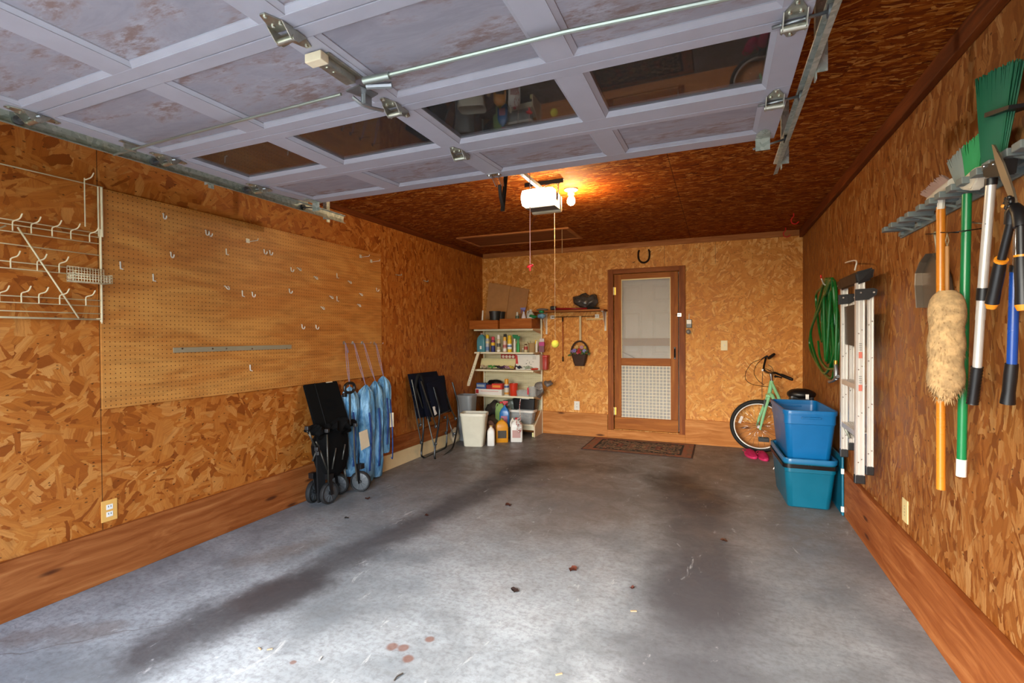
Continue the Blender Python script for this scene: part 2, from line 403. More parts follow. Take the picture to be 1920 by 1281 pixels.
        for i in range(len(vr)-1):
            for k in range(seg): s.f([vr[i][k], vr[i][(k+1) % seg], vr[i+1][(k+1) % seg], vr[i+1][k]], smooth)
        for k in range(seg):
            s.f([bot, vr[0][(k+1) % seg], vr[0][k]], smooth); s.f([top, vr[-1][k], vr[-1][(k+1) % seg]], smooth)
        return s
    def prism(s, pts, off, smooth=False):
        """polygon (list of 3-D points) pushed along off"""
        off = V(off); a = s.vs(pts); b_ = s.vs([V(p)+off for p in pts]); n = len(a)
        s.f(a[::-1]); s.f(b_)
        for i in range(n): s.f([a[i], a[(i+1) % n], b_[(i+1) % n], b_[i]], smooth)
        return s
    def rr(s, c, rings, rot=0, seg=5, cap0=True, cap1=True, smooth=True):
        """stack of rounded rectangles: rings = (z, hx, hy, radius[, dx, dy])"""
        cx, cy = c[0], c[1]; R = Matrix.Rotation(rot, 2); vr = []
        for ring in rings:
            z, hx, hy, r = ring[:4]; dx, dy = ring[4:6] if len(ring) > 4 else (0, 0)
            r = min(r, hx, hy); pts = []
            for (qx, qy, a0) in ((1, 1, 0), (-1, 1, 90), (-1, -1, 180), (1, -1, 270)):
                for k in range(seg+1):
                    a = math.radians(a0+90*k/seg)
                    p = R @ V((qx*(hx-r)+r*math.cos(a)+dx, qy*(hy-r)+r*math.sin(a)+dy))
                    pts.append(V((cx+p.x, cy+p.y, z)))
            vr.append(s.vs(pts))
        n = len(vr[0])
        for i in range(len(vr)-1):
            for k in range(n): s.f([vr[i][k], vr[i][(k+1) % n], vr[i+1][(k+1) % n], vr[i+1][k]], smooth)
        if cap0: s.f(vr[0][::-1])
        if cap1: s.f(vr[-1])
        return s
    def torus(s, c, R, r, axis, seg=40, ms=10):
        x, y, a = frame(V(axis)); c = V(c)
        return s.tube([c+(x*math.cos(2*math.pi*k/seg)+y*math.sin(2*math.pi*k/seg))*R for k in range(seg)], r, ms, closed=True)
    def jit(s, amp, sc=6, seed=0):
        for v in s.b.verts:
            v.co += mnoise.noise_vector(v.co*sc+V((seed, seed, seed)))*amp
        return s
def build(name, g, mat, parent=None, world_tex=False):
    g.b.normal_update()
    bmesh.ops.recalc_face_normals(g.b, faces=g.b.faces[:])
    for e in g.b.edges:
        if len(e.link_faces) == 2 and e.calc_face_angle(0) > .75: e.smooth = False
    me = bpy.data.meshes.new(name)
    base = V((0, 0, 0))
    if parent is None and not world_tex:
        xs = [v.co for v in g.b.verts]
        base = V(((min(v.x for v in xs)+max(v.x for v in xs))/2, (min(v.y for v in xs)+max(v.y for v in xs))/2, min(v.z for v in xs)))
        bmesh.ops.translate(g.b, verts=g.b.verts, vec=-base)
    g.b.to_mesh(me); g.b.free()
    me.materials.append(mat)
    o = bpy.data.objects.new(name, me); COL.objects.link(o); o.location = base
    if parent is not None:
        o.parent = parent
        if parent.type == 'EMPTY': o.matrix_parent_inverse = Matrix.Translation(-parent.location)
        elif parent.parent is None: o.matrix_parent_inverse = Matrix.Translation(-parent.location)
    return o
def struct(name, g, mat, parent=None):
    o = build(name, g, mat, parent, True)
    if parent is None: o['kind'] = 'structure'
    return o
def thing(name, label, cat_, loc=(0, 0, 0), group=None):
    o = bpy.data.objects.new(name, None); COL.objects.link(o); o.location = loc; o.empty_display_size = .05
    o['label'] = label; o['category'] = cat_
    if group: o['group'] = group
    return o
def one(name, g, mat, label, cat_, group=None):
    o = build(name, g, mat); o['label'] = label; o['category'] = cat_
    if group: o['group'] = group
    return o
def kids(o, table): return [c for c in table if c.parent == o]
def copy_tree(root, off, rotz=0, label=None, group=None):
    allo = list(bpy.data.objects)
    def rec(o, par):
        c = o.copy(); COL.objects.link(c)
        if par is not None:
            c.parent = par; c.matrix_parent_inverse = o.matrix_parent_inverse.copy()
        for ch in [k for k in allo if k.parent == o]: rec(ch, c)
        return c
    r = rec(root, None); r.location = root.location+V(off); r.rotation_euler.z += rotz
    if label: r['label'] = label
    if group: r['group'] = group
    return r
def colour(name, hexc, rough=.45, metal=0, **k): return plain(name, hexc, rough, metal, **k)
EXPO = 0.82

# ------------------------------------------------------------------ the setting
struct('floor', G().bx(XL-.1, XR+.1, YF-.15, YB+.12, -.12, 0), M['concrete'])
struct('ceiling', G().bx(XL-.1, XR+.1, YF-.15, YB+.12, ZC, ZC+.1), M['osb_ceiling'])
g = G().bx(XL-.1, XL, YF-.15, 4.065, 0, ZC); w = struct('wall_left', g, M['osb_left'])
g = G().bx(XL-.1, XL, 4.0655, YB+.1, 0, ZC); struct('wall_left.001', g, M['osb_left_far'])
struct('wall_right', G().bx(XR, XR+.1, YF-.15, YB+.1, 0, ZC), M['osb_right'])
DX0, DX1, DZ0, DZ1 = -1.245, -.435, .115, 2.135     # back door opening
g = G(); g.bx(XL, DX0, YB, YB+.12, 0, ZC); g.bx(DX1, XR, YB, YB+.12, 0, ZC); g.bx(DX0, DX1, YB, YB+.12, DZ1, ZC); g.bx(DX0, DX1, YB, YB+.12, 0, DZ0)
struct('wall_back', g, M['osb_back'])
# front wall round the open garage doorway (behind the camera)
OX0, OX1, OZ = -2.56, .28, 2.14
g = G(); g.bx(XL, OX0, YF-.15, YF, 0, ZC); g.bx(OX1, XR, YF-.15, YF, 0, ZC); g.bx(OX0, OX1, YF-.15, YF, OZ, ZC)
struct('wall_front', g, M['osb_left'])
# skirting boards
def skirt(name, pts, mat):
    g = G().hexa(pts); struct(name, g, mat)
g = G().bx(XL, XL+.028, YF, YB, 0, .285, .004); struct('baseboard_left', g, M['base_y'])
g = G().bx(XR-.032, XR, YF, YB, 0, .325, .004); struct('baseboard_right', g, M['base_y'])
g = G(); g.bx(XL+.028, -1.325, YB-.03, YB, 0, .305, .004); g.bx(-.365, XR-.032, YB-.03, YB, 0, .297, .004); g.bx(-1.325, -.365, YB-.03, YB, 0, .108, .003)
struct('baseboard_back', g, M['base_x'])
g = G(); g.bx(-.362, XR-.033, YB-.034, YB-.028, .195, .2, 0); struct('trim_4', g, M['base_x'])
# ceiling trims
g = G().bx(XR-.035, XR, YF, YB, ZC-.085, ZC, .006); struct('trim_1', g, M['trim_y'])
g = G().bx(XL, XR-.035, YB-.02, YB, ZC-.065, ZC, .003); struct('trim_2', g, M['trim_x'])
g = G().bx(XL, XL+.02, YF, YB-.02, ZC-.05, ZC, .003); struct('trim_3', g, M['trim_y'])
# outside: concrete drive and lawn, daylight
n = N('driveway_concrete'); nz = n.noise(n.obj(), 1.5, 4).outputs['Fac']
n.bsdf(n.mix(n.ss(nz, .3, .7), '#8b8d8d', '#a3a5a4'), .9)
struct('driveway', G().bx(-6, 4, -14, YF-.151, -.14, -.01), n.m)
n = N('lawn'); nz = n.noise(n.obj(), 3, 5).outputs['Fac']; n.bsdf(n.mix(nz, '#4c6134', '#7a8b57'), .95)
struct('ground_outside', G().bx(-40, 40, -50, 30, -.3, -.141), n.m)
w = bpy.data.worlds.new('daylight'); SC.world = w; w.use_nodes = True
nt = w.node_tree; nt.nodes.clear(); wo = nt.nodes.new('ShaderNodeOutputWorld'); bg = nt.nodes.new('ShaderNodeBackground')
sky = nt.nodes.new('ShaderNodeTexSky'); sky.sky_type = 'NISHITA'; sky.sun_disc = False; sky.sun_elevation = math.radians(38); sky.sun_rotation = math.radians(200); sky.air_density = 1.0; sky.dust_density = 2.5
mixb = nt.nodes.new('ShaderNodeMix'); mixb.data_type = 'RGBA'; mixb.inputs[0].default_value = .72; mixb.inputs[7].default_value = (.74, .88, 1.0, 1)
nt.links.new(sky.outputs[0], mixb.inputs[6]); nt.links.new(mixb.outputs[2], bg.inputs[0]); bg.inputs[1].default_value = WORLD_ST = 4.0
nt.links.new(bg.outputs[0], wo.inputs[0])
pl = bpy.data.lights.new('doorway_portal', 'AREA'); pl.shape = 'RECTANGLE'; pl.size = OX1-OX0; pl.size_y = OZ; pl.cycles.is_portal = True
po = bpy.data.objects.new('doorway_portal', pl); COL.objects.link(po); po.location = ((OX0+OX1)/2, YF-.1, OZ/2); po.rotation_euler = (math.radians(90), 0, 0)
sl = bpy.data.lights.new('sun', 'SUN'); sl.energy = 3; sl.angle = .01; sl.color = (1, .94, .85)
so = bpy.data.objects.new('sun', sl); COL.objects.link(so); so.rotation_euler = V((-.75, -.15, -.8)).to_track_quat('-Z', 'Y').to_euler()

# ------------------------------------------------------------------ wooden screen door with the white panelled door behind it
d = struct('door_1', G().bx(DX0+.012, DX1-.012, YB-.012, YB+.022, DZ0+.008, DZ0+.165, .003), M['door_x'])   # bottom rail carries the rest
ZR = DZ1-.008
struct('top_rail', G().bx(DX0+.10, DX1-.10, YB-.012, YB+.022, 2.062, ZR, .003), M['door_x'], d)
struct('lock_rail', G().bx(DX0+.10, DX1-.10, YB-.012, YB+.022, .95, 1.045, .003), M['door_x'], d)
for x0, x1 in ((DX0+.012, DX0+.10), (DX1-.10, DX1-.012)):
    struct('stile', G().bx(x0, x1, YB-.0125, YB+.0225, DZ0+.1655, ZR, .003), M['door_z'], d)
struct('insect_screen', G().bx(DX0+.102, DX1-.102, YB+.008, YB+.009, DZ0+.167, 2.06), M['screen'], d)
struct('screen_bead', G().bx(DX0+.10, DX1-.10, YB-.004, YB+.01, 2.048, 2.061).bx(DX0+.10, DX0+.108, YB-.004, YB+.01, 1.046, 2.048).bx(DX1-.108, DX1-.10, YB-.004, YB+.01, 1.046, 2.048), M['ivory'], d)
struct('crossbar', G().bx(DX0+.10, DX1-.10, YB+.012, YB+.02, 1.205, 1.30), colour('brown_crossbar', '#8c6a50', .6), d)
g = G(); g.tube([(DX0+.105, YB+.016, 1.125), (DX0+.26, YB+.016, 1.05)], .006, 6); struct('brace_wire', g, M['steel'], d)
g = G(); gx0, gx1, gz0, gz1 = DX0+.10, DX1-.10, .28, .95
for i in range(15):
    x = gx0+.008+(gx1-gx0-.016)*i/14; g.bx(x-.0042, x+.0042, YB-.006, YB+.0, gz0, gz1)
for i in range(17):
    z = gz0+.008+(gz1-gz0-.016)*i/16; g.bx(gx0, gx1, YB-.009, YB-.0035, z-.0042, z+.0042)
struct('grille', g, colour('grille_plastic', '#ddd3bd', .45), d)
for z in (1.913, .354):
    hg = struct('hinge', G().bx(DX0-.012, DX0+.035, YB-.018, YB-.0125, z-.05, z+.05, .002), colour('brass', '#cda64e', .3, .9), d)
    g = G().cyl((DX0+.008, YB-.022, z-.052), (DX0+.008, YB-.022, z+.052), .006); struct('hinge_pin', g, M['zinc_hw'], hg)
g = G().bx(DX1-.062, DX1-.04, YB-.02, YB-.0125, 1.04, 1.19, .003); g.tube(cat([(DX1-.051, YB-.018, 1.06), (DX1-.051, YB-.05, 1.085), (DX1-.051, YB-.05, 1.145), (DX1-.051, YB-.018, 1.17)], 5), .006)
struct('pull_handle', g, M['blackmetal'], d)
g = G().bx(DX1-.02, DX1+.028, YB-.03, YB-.018, 1.565, 1.61, .003); g.tube([(DX1-.045, YB-.03, 1.588), (DX1+.0, YB-.03, 1.588)], .004, 6); g.tube([(DX1+.0, YB-.034, 1.575), (DX1+.0, YB-.034, 1.6)], .006, 8)
struct('latch', g, M['chrome'], d)
# casing
struct('trim_5', G().bx(-1.318, DX0, YB-.022, YB, .112, 2.195, .003), M['case_z'])
struct('trim_6', G().bx(DX1, -.362, YB-.022, YB, .10, 2.195, .003), M['case_z'])
struct('trim_7', G().bx(DX0, DX1, YB-.0215, YB, DZ1, 2.195, .003), M['case_x'])
# inner door
wd = colour('white_door_paint', '#d9dad9', .45)
d2 = struct('door_2', G().bx(DX0-.03, DX1+.03, YB+.125, YB+.165, DZ0-.03, DZ1+.03), wd)
for cx in (-1.03, -.65):
    for z0, z1 in ((1.76, 2.0), (1.08, 1.66), (.32, .94)):
        g = G()
        for (a0, a1, b0, b1) in ((cx-.13, cx+.13, z0, z0+.018), (cx-.13, cx+.13, z1-.018, z1), (cx-.13, cx-.112, z0, z1), (cx+.112, cx+.13, z0, z1)):
            g.bx(a0, a1, YB+.116, YB+.126, b0, b1, .003)
        g.rr((cx, 0), [(0, .01, .01, .001)]) if False else None
        g.hexa([(cx-.10, YB+.125, z0+.03), (cx+.10, YB+.125, z0+.03), (cx+.10, YB+.125, z1-.03), (cx-.10, YB+.125, z1-.03), (cx-.08, YB+.118, z0+.05), (cx+.08, YB+.118, z0+.05), (cx+.08, YB+.118, z1-.05), (cx-.08, YB+.118, z1-.05)])
        struct('door_panel', g, wd, d2)

# ------------------------------------------------------------------ overhead garage door, rolled up under the ceiling
ZB = 2.235; GX0, GX1 = -2.545, .245
gd = thing('garage_door', 'lavender-grey panelled overhead garage door rolled up flat under the ceiling', 'garage door', (-1.15, 1.5, ZB))
PX_ = [(-2.46, -1.885), (-1.78, -1.20), (-1.10, -.515), (-.42, .165)]
secs = [(.56, 1.068, .612, 1.018), (1.072, 1.588, 1.12, 1.53), (1.592, 2.108, 1.638, 2.012), (2.112, 2.59, 2.148, 2.49)]
def tilt(o, i): return o
for i, (y0, y1, p0, p1) in enumerate(secs):
    gl = i == 2; T = .036
    tl = math.radians(2.8) if i == 3 else 0
    def tz(g):
        if tl:
            for v in g.b.verts: v.co.z += (v.co.y-2.112)*math.tan(tl)
        return g
    g = G(); g.bx(GX0, GX1, y0, p0, ZB, ZB+T, .002); g.bx(GX0, GX1, p1, y1, ZB, ZB+T, .002)
    xs = [GX0]+[q for pr in PX_ for q in pr]+[GX1]
    for k in range(0, len(xs), 2): g.bx(xs[k], xs[k+1], p0, p1, ZB+.0004, ZB+T-.0004)
    sec = build('door_section', tz(g), M['paint_clean'], gd)
    for (a, b) in PX_:
        # stepped moulding round the opening
        g = G(); m = .016; zz = ZB+(.016 if not gl else .02)
        for (q) in (((a, p0), (b, p0), (b-m, p0+m), (a+m, p0+m)), ((b, p1), (a, p1), (a+m, p1-m), (b-m, p1-m)), ((a, p1), (a, p0), (a+m, p0+m), (a+m, p1-m)), ((b, p0), (b, p1), (b-m, p1-m), (b-m, p0+m))):
            g.hexa([(q[0][0], q[0][1], ZB+.003), (q[1][0], q[1][1], ZB+.003), (q[2][0], q[2][1], zz-.004), (q[3][0], q[3][1], zz-.004), (q[0][0], q[0][1], ZB+.03), (q[1][0], q[1][1], ZB+.03), (q[2][0], q[2][1], ZB+.03), (q[3][0], q[3][1], ZB+.03)])
        build('moulding', tz(g), M['paint_clean'], sec)
        if gl: build('window_pane', tz(G().bx(a+.012, b-.012, p0+.012, p1-.012, ZB+.018, ZB+.0215)), M['glass'], sec)
        else: build('recessed_panel', tz(G().bx(a+.004, b-.004, p0+.004, p1-.004, zz, ZB+.03)), M['paint'], sec)
def hinge(x, y, roller=0, k=1.0, dz=0.0):
    xr = -2.614 if roller < 0 else .289
    z = ZB-.001+dz
    g = G()
    for sgn in (-1, 1):
        pts = [(x-.030*k, y+sgn*.008*k, z), (x+.030*k, y+sgn*.008*k, z), (x+.026*k, y+sgn*.045*k, z), (x+.009*k, y+sgn*.085*k, z), (x-.009*k, y+sgn*.085*k, z), (x-.026*k, y+sgn*.045*k, z)]
        g.prism(pts, (0, 0, -.0035))
        for bx_, by in ((0, .074), (-.014, .035), (.014, .035)):
            g.lathe((x+bx_*k, y+sgn*by*k, z-.003), [(.0065, 0), (.0065, -.004), (.003, -.006)], 8)
    for sx in (-1, 1):
        g.prism([(x+sx*.028*k, y-.045*k, z-.003), (x+sx*.028*k, y-.014, z-.034), (x+sx*.028*k, y+.014, z-.034), (x+sx*.028*k, y+.045*k, z-.003)], (sx*.0028, 0, 0))
    g.cyl((x-.034*k, y, z-.027), (x+.034*k, y, z-.027), .0095, seg=12)
    h = build('hinge', g, M['zinc_hw'], gd)
    if roller:
        xw = xr
        g = G().cyl((x-roller*.055, y, z-.014), (xw, y, z-.002), .0052, seg=8); build('roller_stem', g, M['steel'], h)
        g = G().cyl((xw-.008, y, z-.002), (xw+.006, y, z-.002), .018, seg=18); build('roller_wheel', g, M['steel'], h)
for y in (1.07, 1.59, 2.11):
    hinge(-1.15, y); hinge(GX0+.045, y, -1); hinge(GX1-.045, y, 1)
for sx, x in ((-1, GX0+.05), (1, GX1-.05)):
    zt = ZB+.018; y = 2.535
    g = G().prism([(x-.028, y-.03, zt), (x+.028, y-.03, zt), (x+.022, y-.07, zt), (x, y-.095, zt), (x-.022, y-.07, zt)], (0, 0, -.003))
    g.bx(x-.03, x+.03, y-.032, y+.035, zt-.003, zt+.001); g.bx(x-.03, x+.03, y+.012, y+.015, zt-.058, zt, 0)
    g.lathe((x, y-.075, zt-.002), [(.006, 0), (.006, -.005)], 8); g.lathe((x, y-.045, zt-.002), [(.006, 0), (.006, -.005)], 8)
    h = build('top_bracket', g, M['galv'], gd)
    xw = -2.614 if sx < 0 else .289; g = G().cyl((x-sx*.04, y+.02, zt-.045), (xw, y+.02, zt-.018), .005, seg=8); build('roller_stem', g, M['steel'], h)
    g = G().cyl((xw-.008, y+.02, zt-.018), (xw+.006, y+.02, zt-.018), .018, seg=18); build('roller_wheel', g, M['black'], h)
# lock: two bars, T handle, bracket and the pale latch block
zl = ZB-.022
g = G(); g.tube([(-2.62, 1.415, zl-.004), (-2.3, 1.408, zl), (-1.24, 1.392, zl)], .0055, 8); build('lock_bar', g, M['rod'], gd)
g = G(); g.tube([(-1.03, 1.352, zl), (-.4, 1.362, zl), (.24, 1.40, zl-.004)], .007, 8); g.cyl((-1.10, 1.345, zl-.004), (-1.0, 1.352, zl-.003), .0125, seg=12); build('lock_bar', g, M['rod'], gd)
for x in (-2.47, .16):
    g = G().bx(x-.012, x+.012, 1.36, 1.45, ZB-.004, ZB-.001); g.bx(x-.004, x+.004, 1.375, 1.425, ZB-.034, ZB-.002); build('bar_guide', g, M['zinc_hw'], gd)
g = G().bx(-1.185, -1.115, 1.20, 1.36, ZB-.006, ZB-.001, .001); g.bx(-1.17, -1.13, 1.21, 1.34, ZB-.030, ZB-.006, .003)
for y in (1.23, 1.26): g.lathe((-1.15, y, ZB-.028), [(.007, 0), (.007, -.004)], 8)
lk = build('lock_plate', g, M['zinc_hw'], gd)
build('latch_block', G().bx(-1.19, -1.125, 1.175, 1.21, ZB-.032, ZB-.004, .003), M['tagcream'], lk)
g = G().prism([(-1.19, 1.36, zl-.01), (-1.12, 1.345, zl-.01), (-1.10, 1.42, zl-.01), (-1.155, 1.44, zl-.01)], (0, 0, -.005)); g.tube([(-1.15, 1.40, zl), (-1.15, 1.40, zl-.045)], .007, 8)
g.tube(cat([(-1.175, 1.375, zl-.03), (-1.15, 1.41, zl-.05), (-1.12, 1.475, zl-.045)], 4), .007, 8); g.bx(-1.15, -1.135, 1.395, 1.43, zl-.05, zl-.005)
g.tube([(-1.11, 1.37, zl-.008), (-1.03, 1.405, zl-.004)], .011, 8); build('lock_handle', g, M['steel'], lk)
# arm plates on the top section for the opener
g = G(); x = -1.16; y = 2.56; zt = ZB+.02
for s_ in (-.018, .018): g.prism([(x+s_, y-.05, zt-.003), (x+s_, y+.045, zt-.003), (x+s_, y+.055, zt-.045), (x+s_, y+.02, zt-.05)], (.003, 0, 0))
g.bx(x-.04, x+.04, y-.06, y-.02, zt-.004, zt-.001)
for q in (-.03, .03): g.lathe((x+q, y-.04, zt-.003), [(.007, 0), (.007, -.006)], 8)
build('arm_bracket', g, M['chrome'], gd)

# ------------------------------------------------------------------ tracks
def track(name, x, sgn, yend, label):
    """C-shaped channel open towards the door, with the quarter bend down to the jamb"""
    t = thing(name, label, 'door track', (x, yend, 2.2))
    prof = [(0, .026), (0, -.026)]
    path = [V((x, yend, ZB+.002))]+[V((x, .58, ZB+.002))]
    for k in range(1, 9):
        a = math.radians(90*k/8); path.append(V((x, .58-.40*math.sin(a), ZB+.002-.40+.40*math.cos(a))))
    path.append(V((x, .18, 0.02)))
    sec = [(.020, .030), (.0, .027), (-.004, .0), (.0, -.027), (.020, -.032), (.018, -.026), (.0025, -.0235), (-.001, 0), (.0025, .0235), (.018, .026)]
    g = G(); rings = []
    for i, p in enumerate(path):
        tn = (path[min(i+1, len(path)-1)]-path[max(i-1, 0)]).normalized()
        up = V((0, -tn.z, tn.y)) * (1 if tn.y < 0 else -1)
        up = V((1, 0, 0)).cross(tn); up = -up if up.z < 0 or (abs(up.z) < .01 and up.y < 0) else up
        rings.append(g.vs([p+V((-sgn*a*1.0, 0, 0))+up*b for a, b in sec]))
    for i in range(len(rings)-1):
        for k in range(len(sec)): g.f([rings[i][k], rings[i][(k+1) % len(sec)], rings[i+1][(k+1) % len(sec)], rings[i+1][k]])
    g.f(rings[0]); g.f(rings[-1][::-1])
    build('channel', g, M['galv'], t)
    if sgn < 0: build('angle_iron', G().bx(x-.004, x-.001, .6, yend-.35, ZB+.03, ZB+.075).bx(x-.03, x-.004, .6, yend-.35, ZB+.072, ZB+.075), M['galv'], t)
    for y in (yend-.16, 1.9, 1.0):
        g = G().bx(x-.0045*sgn-.002+sgn*.006, x+sgn*.006+.002-.0045*sgn, y-.016, y+.016, ZB-.05, ZC); g.bx(x-.002+sgn*.004, x+sgn*.034, y-.016, y-.013, ZB-.03, ZC-.0005) if sgn > 0 else g.bx(x-.034, x-.004+.002, y-.016, y-.013, ZB-.03, ZC-.0005)
        build('hanger_strap', g, M['galv'], t)
    return t
track('door_track', -2.625, -1, 2.96, 'galvanised steel door track on the pegboard side of the ceiling')
track('door_track', .300, 1, 3.0, 'galvanised steel door track near the broom rack wall')

# ------------------------------------------------------------------ opener, lamp and cords
OC = V((-1.224, 3.42, 2.368))
op = thing('garage_door_opener', 'boxy garage door opener hanging from the ceiling with its lamp cover glowing', 'door opener', (OC.x, 3.42, 2.29))
g = G()
fw, fh = .124, .056
g.prism([(OC.x-.115, 3.48, OC.z-.060), (OC.x+.115, 3.48, OC.z-.060), (OC.x+.115, 3.62, OC.z-.058), (OC.x-.115, 3.62, OC.z-.058)], (0, 0, .11))
build('housing', g, colour('opener_shell', '#4f473e', .6), op)
g = G(); rows = []
for i in range(9):
    u = -1+2*i/8; row = []
    for j in range(7):
        v = -1+2*j/6
        row.append(V((OC.x+u*fw*(1-.05*v*v), 3.41-.035*(1-u*u)*.9+.012*v*v, OC.z+.003+v*fh*(1-.09*(1-u*u)))))
    rows.append(g.vs(row))
for i in range(8):
    for j in range(6): g.f([rows[i][j], rows[i+1][j], rows[i+1][j+1], rows[i][j+1]], True)
back = [g.vs([(V(v.co)+V((0, .075, 0))) for v in r]) for r in rows]
for i in range(8):
    for j in range(6): g.f([back[i][j], back[i][j+1], back[i+1][j+1], back[i+1][j]], True)
for i in range(8):
    g.f([rows[i][0], back[i][0], back[i+1][0], rows[i+1][0]]); g.f([rows[i][6], rows[i+1][6], back[i+1][6], back[i][6]])
for j in range(6):
    g.f([rows[0][j], rows[0][j+1], back[0][j+1], back[0][j]]); g.f([rows[8][j], back[8][j], back[8][j+1], rows[8][j+1]])
build('lamp_cover', g, emis('lit_lamp_cover', (1, .93, .80), 15.0), op)
g = G().rr((OC.x, 3.64), [(OC.z-.070, .116, .02, .015), (OC.z-.062, .119, .028, .02), (OC.z+.045, .118, .028, .02)]); build('rear_cover', g, colour('opener_rear_cover', '#b8ad92', .5), op)
zr = 2.452
g = G().bx(OC.x-.014, OC.x+.014, -.20, 3.50, zr-.012, zr+.012); g.bx(OC.x-.02, OC.x+.02, -.24, -.2, zr-.05, zr+.05); build('rail', g, colour('rail_dark', '#4a453d', .5, .3), op)
g = G().bx(OC.x-.03, OC.x+.03, 2.78, 2.92, zr-.03, zr+.02, .004); g.bx(OC.x-.01, OC.x+.01, 2.82, 2.88, zr-.06, zr-.03); build('trolley', g, M['black'], op)
g = G().prism([(0, 0, 0), (0, .028, 0), (0, .028, 0)], (0, 0, 0)) if False else G()
pa, pb, pc = V((-1.16, 2.60, 2.218)), P(943, 388, y=2.72), V((OC.x+.0, 2.85, zr-.05))
g.tube(cat([pa, (pa+pb)/2+V((-.0, -.012, 0)), pb], 6), .011, 8, flat=.45); ARM = colour('arm_brown_steel', '#2c261f', .5, .3); build('curved_arm', g, ARM, op)
g = G(); g.tube([pb+(pb-pc)*.10, pc], .013, 8, flat=.35)
for t in (.25, .4, .55): q = pb+(pc-pb)*t; g.sph(q, .007, 8)
build('straight_arm', g, ARM, op)
for x in (OC.x-.10, OC.x+.117):
    g = G(); g.bx(x-.0015, x+.0015, 3.552, 3.58, OC.z+.0, ZC-.004); hs_ = build('hanger_strap', g, M['blackmetal'], op)
    for k in range(5): build('bolt_hole', G().lathe((x, 3.5515, OC.z+.03+k*.022), [(.0035, 0), (.003, .001)], 8, axis=V((0, -1, 0))), M['ivory'], hs_)
build('hanger_bar', G().bx(OC.x-.15, OC.x+.16, 3.55, 3.552, ZC-.032, ZC-.004).bx(OC.x-.15, OC.x+.16, 3.55, 3.58, ZC-.004, ZC-.0015), M['blackmetal'], op)
g = G(); g.tube(cat([P(985, 372, y=3.40), P(1010, 356, y=3.5), P(1030, 345, y=3.6), (OC.x+.13, 3.56, ZC-.03)], 5), .004, 6); g.tube(cat([P(1000, 388, y=3.7), P(1006, 402, y=3.72), P(1000, 416, y=3.73), P(997, 425, y=3.73)], 5), .0015, 5)
build('cable', g, M['black'], op)
# emergency release
x0 = P(994, 400, y=2.86)
g = G(); a, b = V((x0.x, 2.86, zr-.055)), P(994, 499, y=2.86); g.tube([a, b], .0022, 6)
rl = one('release_cord', g, colour('pinkish_cord', '#d9a79c', .7), 'pale cord with red pull knob hanging in front of the opener', 'pull cord')
g = G().sph(b, (.024, .012, .010), 12, Matrix.Rotation(-.3, 3, 'Y')); g.cyl(b+V((0, 0, -.03)), b, .006, .008, 8); build('pull_knob', g, colour('red_knob', '#cf1f28', .35), rl)
# parking ball
bl = P(1041, 645, y=3.99); g = G(); g.tube([(bl.x, 3.99, ZC-.001), (bl.x, 3.99, bl.z+.02)], .0011, 5)
pk = thing('parking_ball', 'yellow tennis ball dangling on a string behind the opener', 'ball', (bl.x, 3.99, bl.z-.033))
build('string', g, colour('string_cream', '#e6d3ad', .7), pk); build('ball', G().sph(bl, .033, 24), colour('tennis_yellow', '#d8cf4a', .8), pk)
# bulb
LB = V((-1.085, 3.84, ZC))
lb = thing('ceiling_lamp', 'bare glowing light bulb in a white porcelain holder behind the opener', 'ceiling lamp', (LB.x, LB.y, ZC-.13))
build('lamp_holder', G().lathe((LB.x, LB.y, ZC-.001), [(.056, 0), (.054, -.010), (.03, -.022), (.026, -.045)], 24), colour('porcelain', '#e8e2d4', .3), lb)
build('bulb', G().lathe((LB.x, LB.y, ZC-.044), [(.014, 0), (.016, -.014), (.027, -.032), (.0315, -.052), (.029, -.070), (.018, -.083), (.004, -.088)], 20), emis('glowing_bulb', (1, .68, .33), 540.0), lb)
# attic hatch with pull cord
ht = thing('attic_hatch', 'rectangular plywood attic hatch set into the ceiling near the back wall', 'attic hatch', (-2.15, 5.47, ZC-.02))
build('panel', G().bx(-2.84, -1.535, 5.21, 5.74, ZC-.012, ZC-.001, .002), wood('hatch_plywood', 0, '#8a4e28', '#6f3a1a', '#9d6237', False), ht)
g = G(); g.bx(-2.88, -1.49, 5.165, 5.208, ZC-.018, ZC-.001, .003); g.bx(-2.88, -1.49, 5.742, 5.785, ZC-.018, ZC-.001, .003); g.bx(-2.88, -2.842, 5.21, 5.74, ZC-.018, ZC-.001, .003); g.bx(-1.533, -1.49, 5.21, 5.74, ZC-.018, ZC-.001, .003)
build('frame', g, M['trim_x'], ht)
q = P(1054, 475, y=5.19); g = G(); g.tube([(q.x, 5.19, ZC-.018), (q.x, 5.19, q.z)], .0022, 5)
build('pull_cord', g, colour('cord_tan', '#cdb48a', .7), ht)
# red ceiling hooks near the far right corner
def redhook(x, y, label):
    g = G(); g.tube(cat([(x, y, ZC-.001), (x, y, ZC-.03), (x-.02, y, ZC-.06), (x-.012, y, ZC-.095), (x+.02, y, ZC-.105), (x+.045, y, ZC-.085)], 5), .0055, 7)
    one('ceiling_hook', g, colour('red_hook', '#c8201c', .4), label, 'hook')
redhook(.69, 5.50, 'red vinyl ceiling hook, the nearer of two by the right wall'); redhook(.70, 6.2, 'red vinyl ceiling hook close to the far right corner')

# ------------------------------------------------------------------ left wall
W_ = XL
pb = one('pegboard', G().bx(XL+.0005, XL+.016, 1.613, 4.053, .9535, 2.1715, .002), M['peg'], 'large brown perforated pegboard with scattered metal hooks on the left wall', 'pegboard')
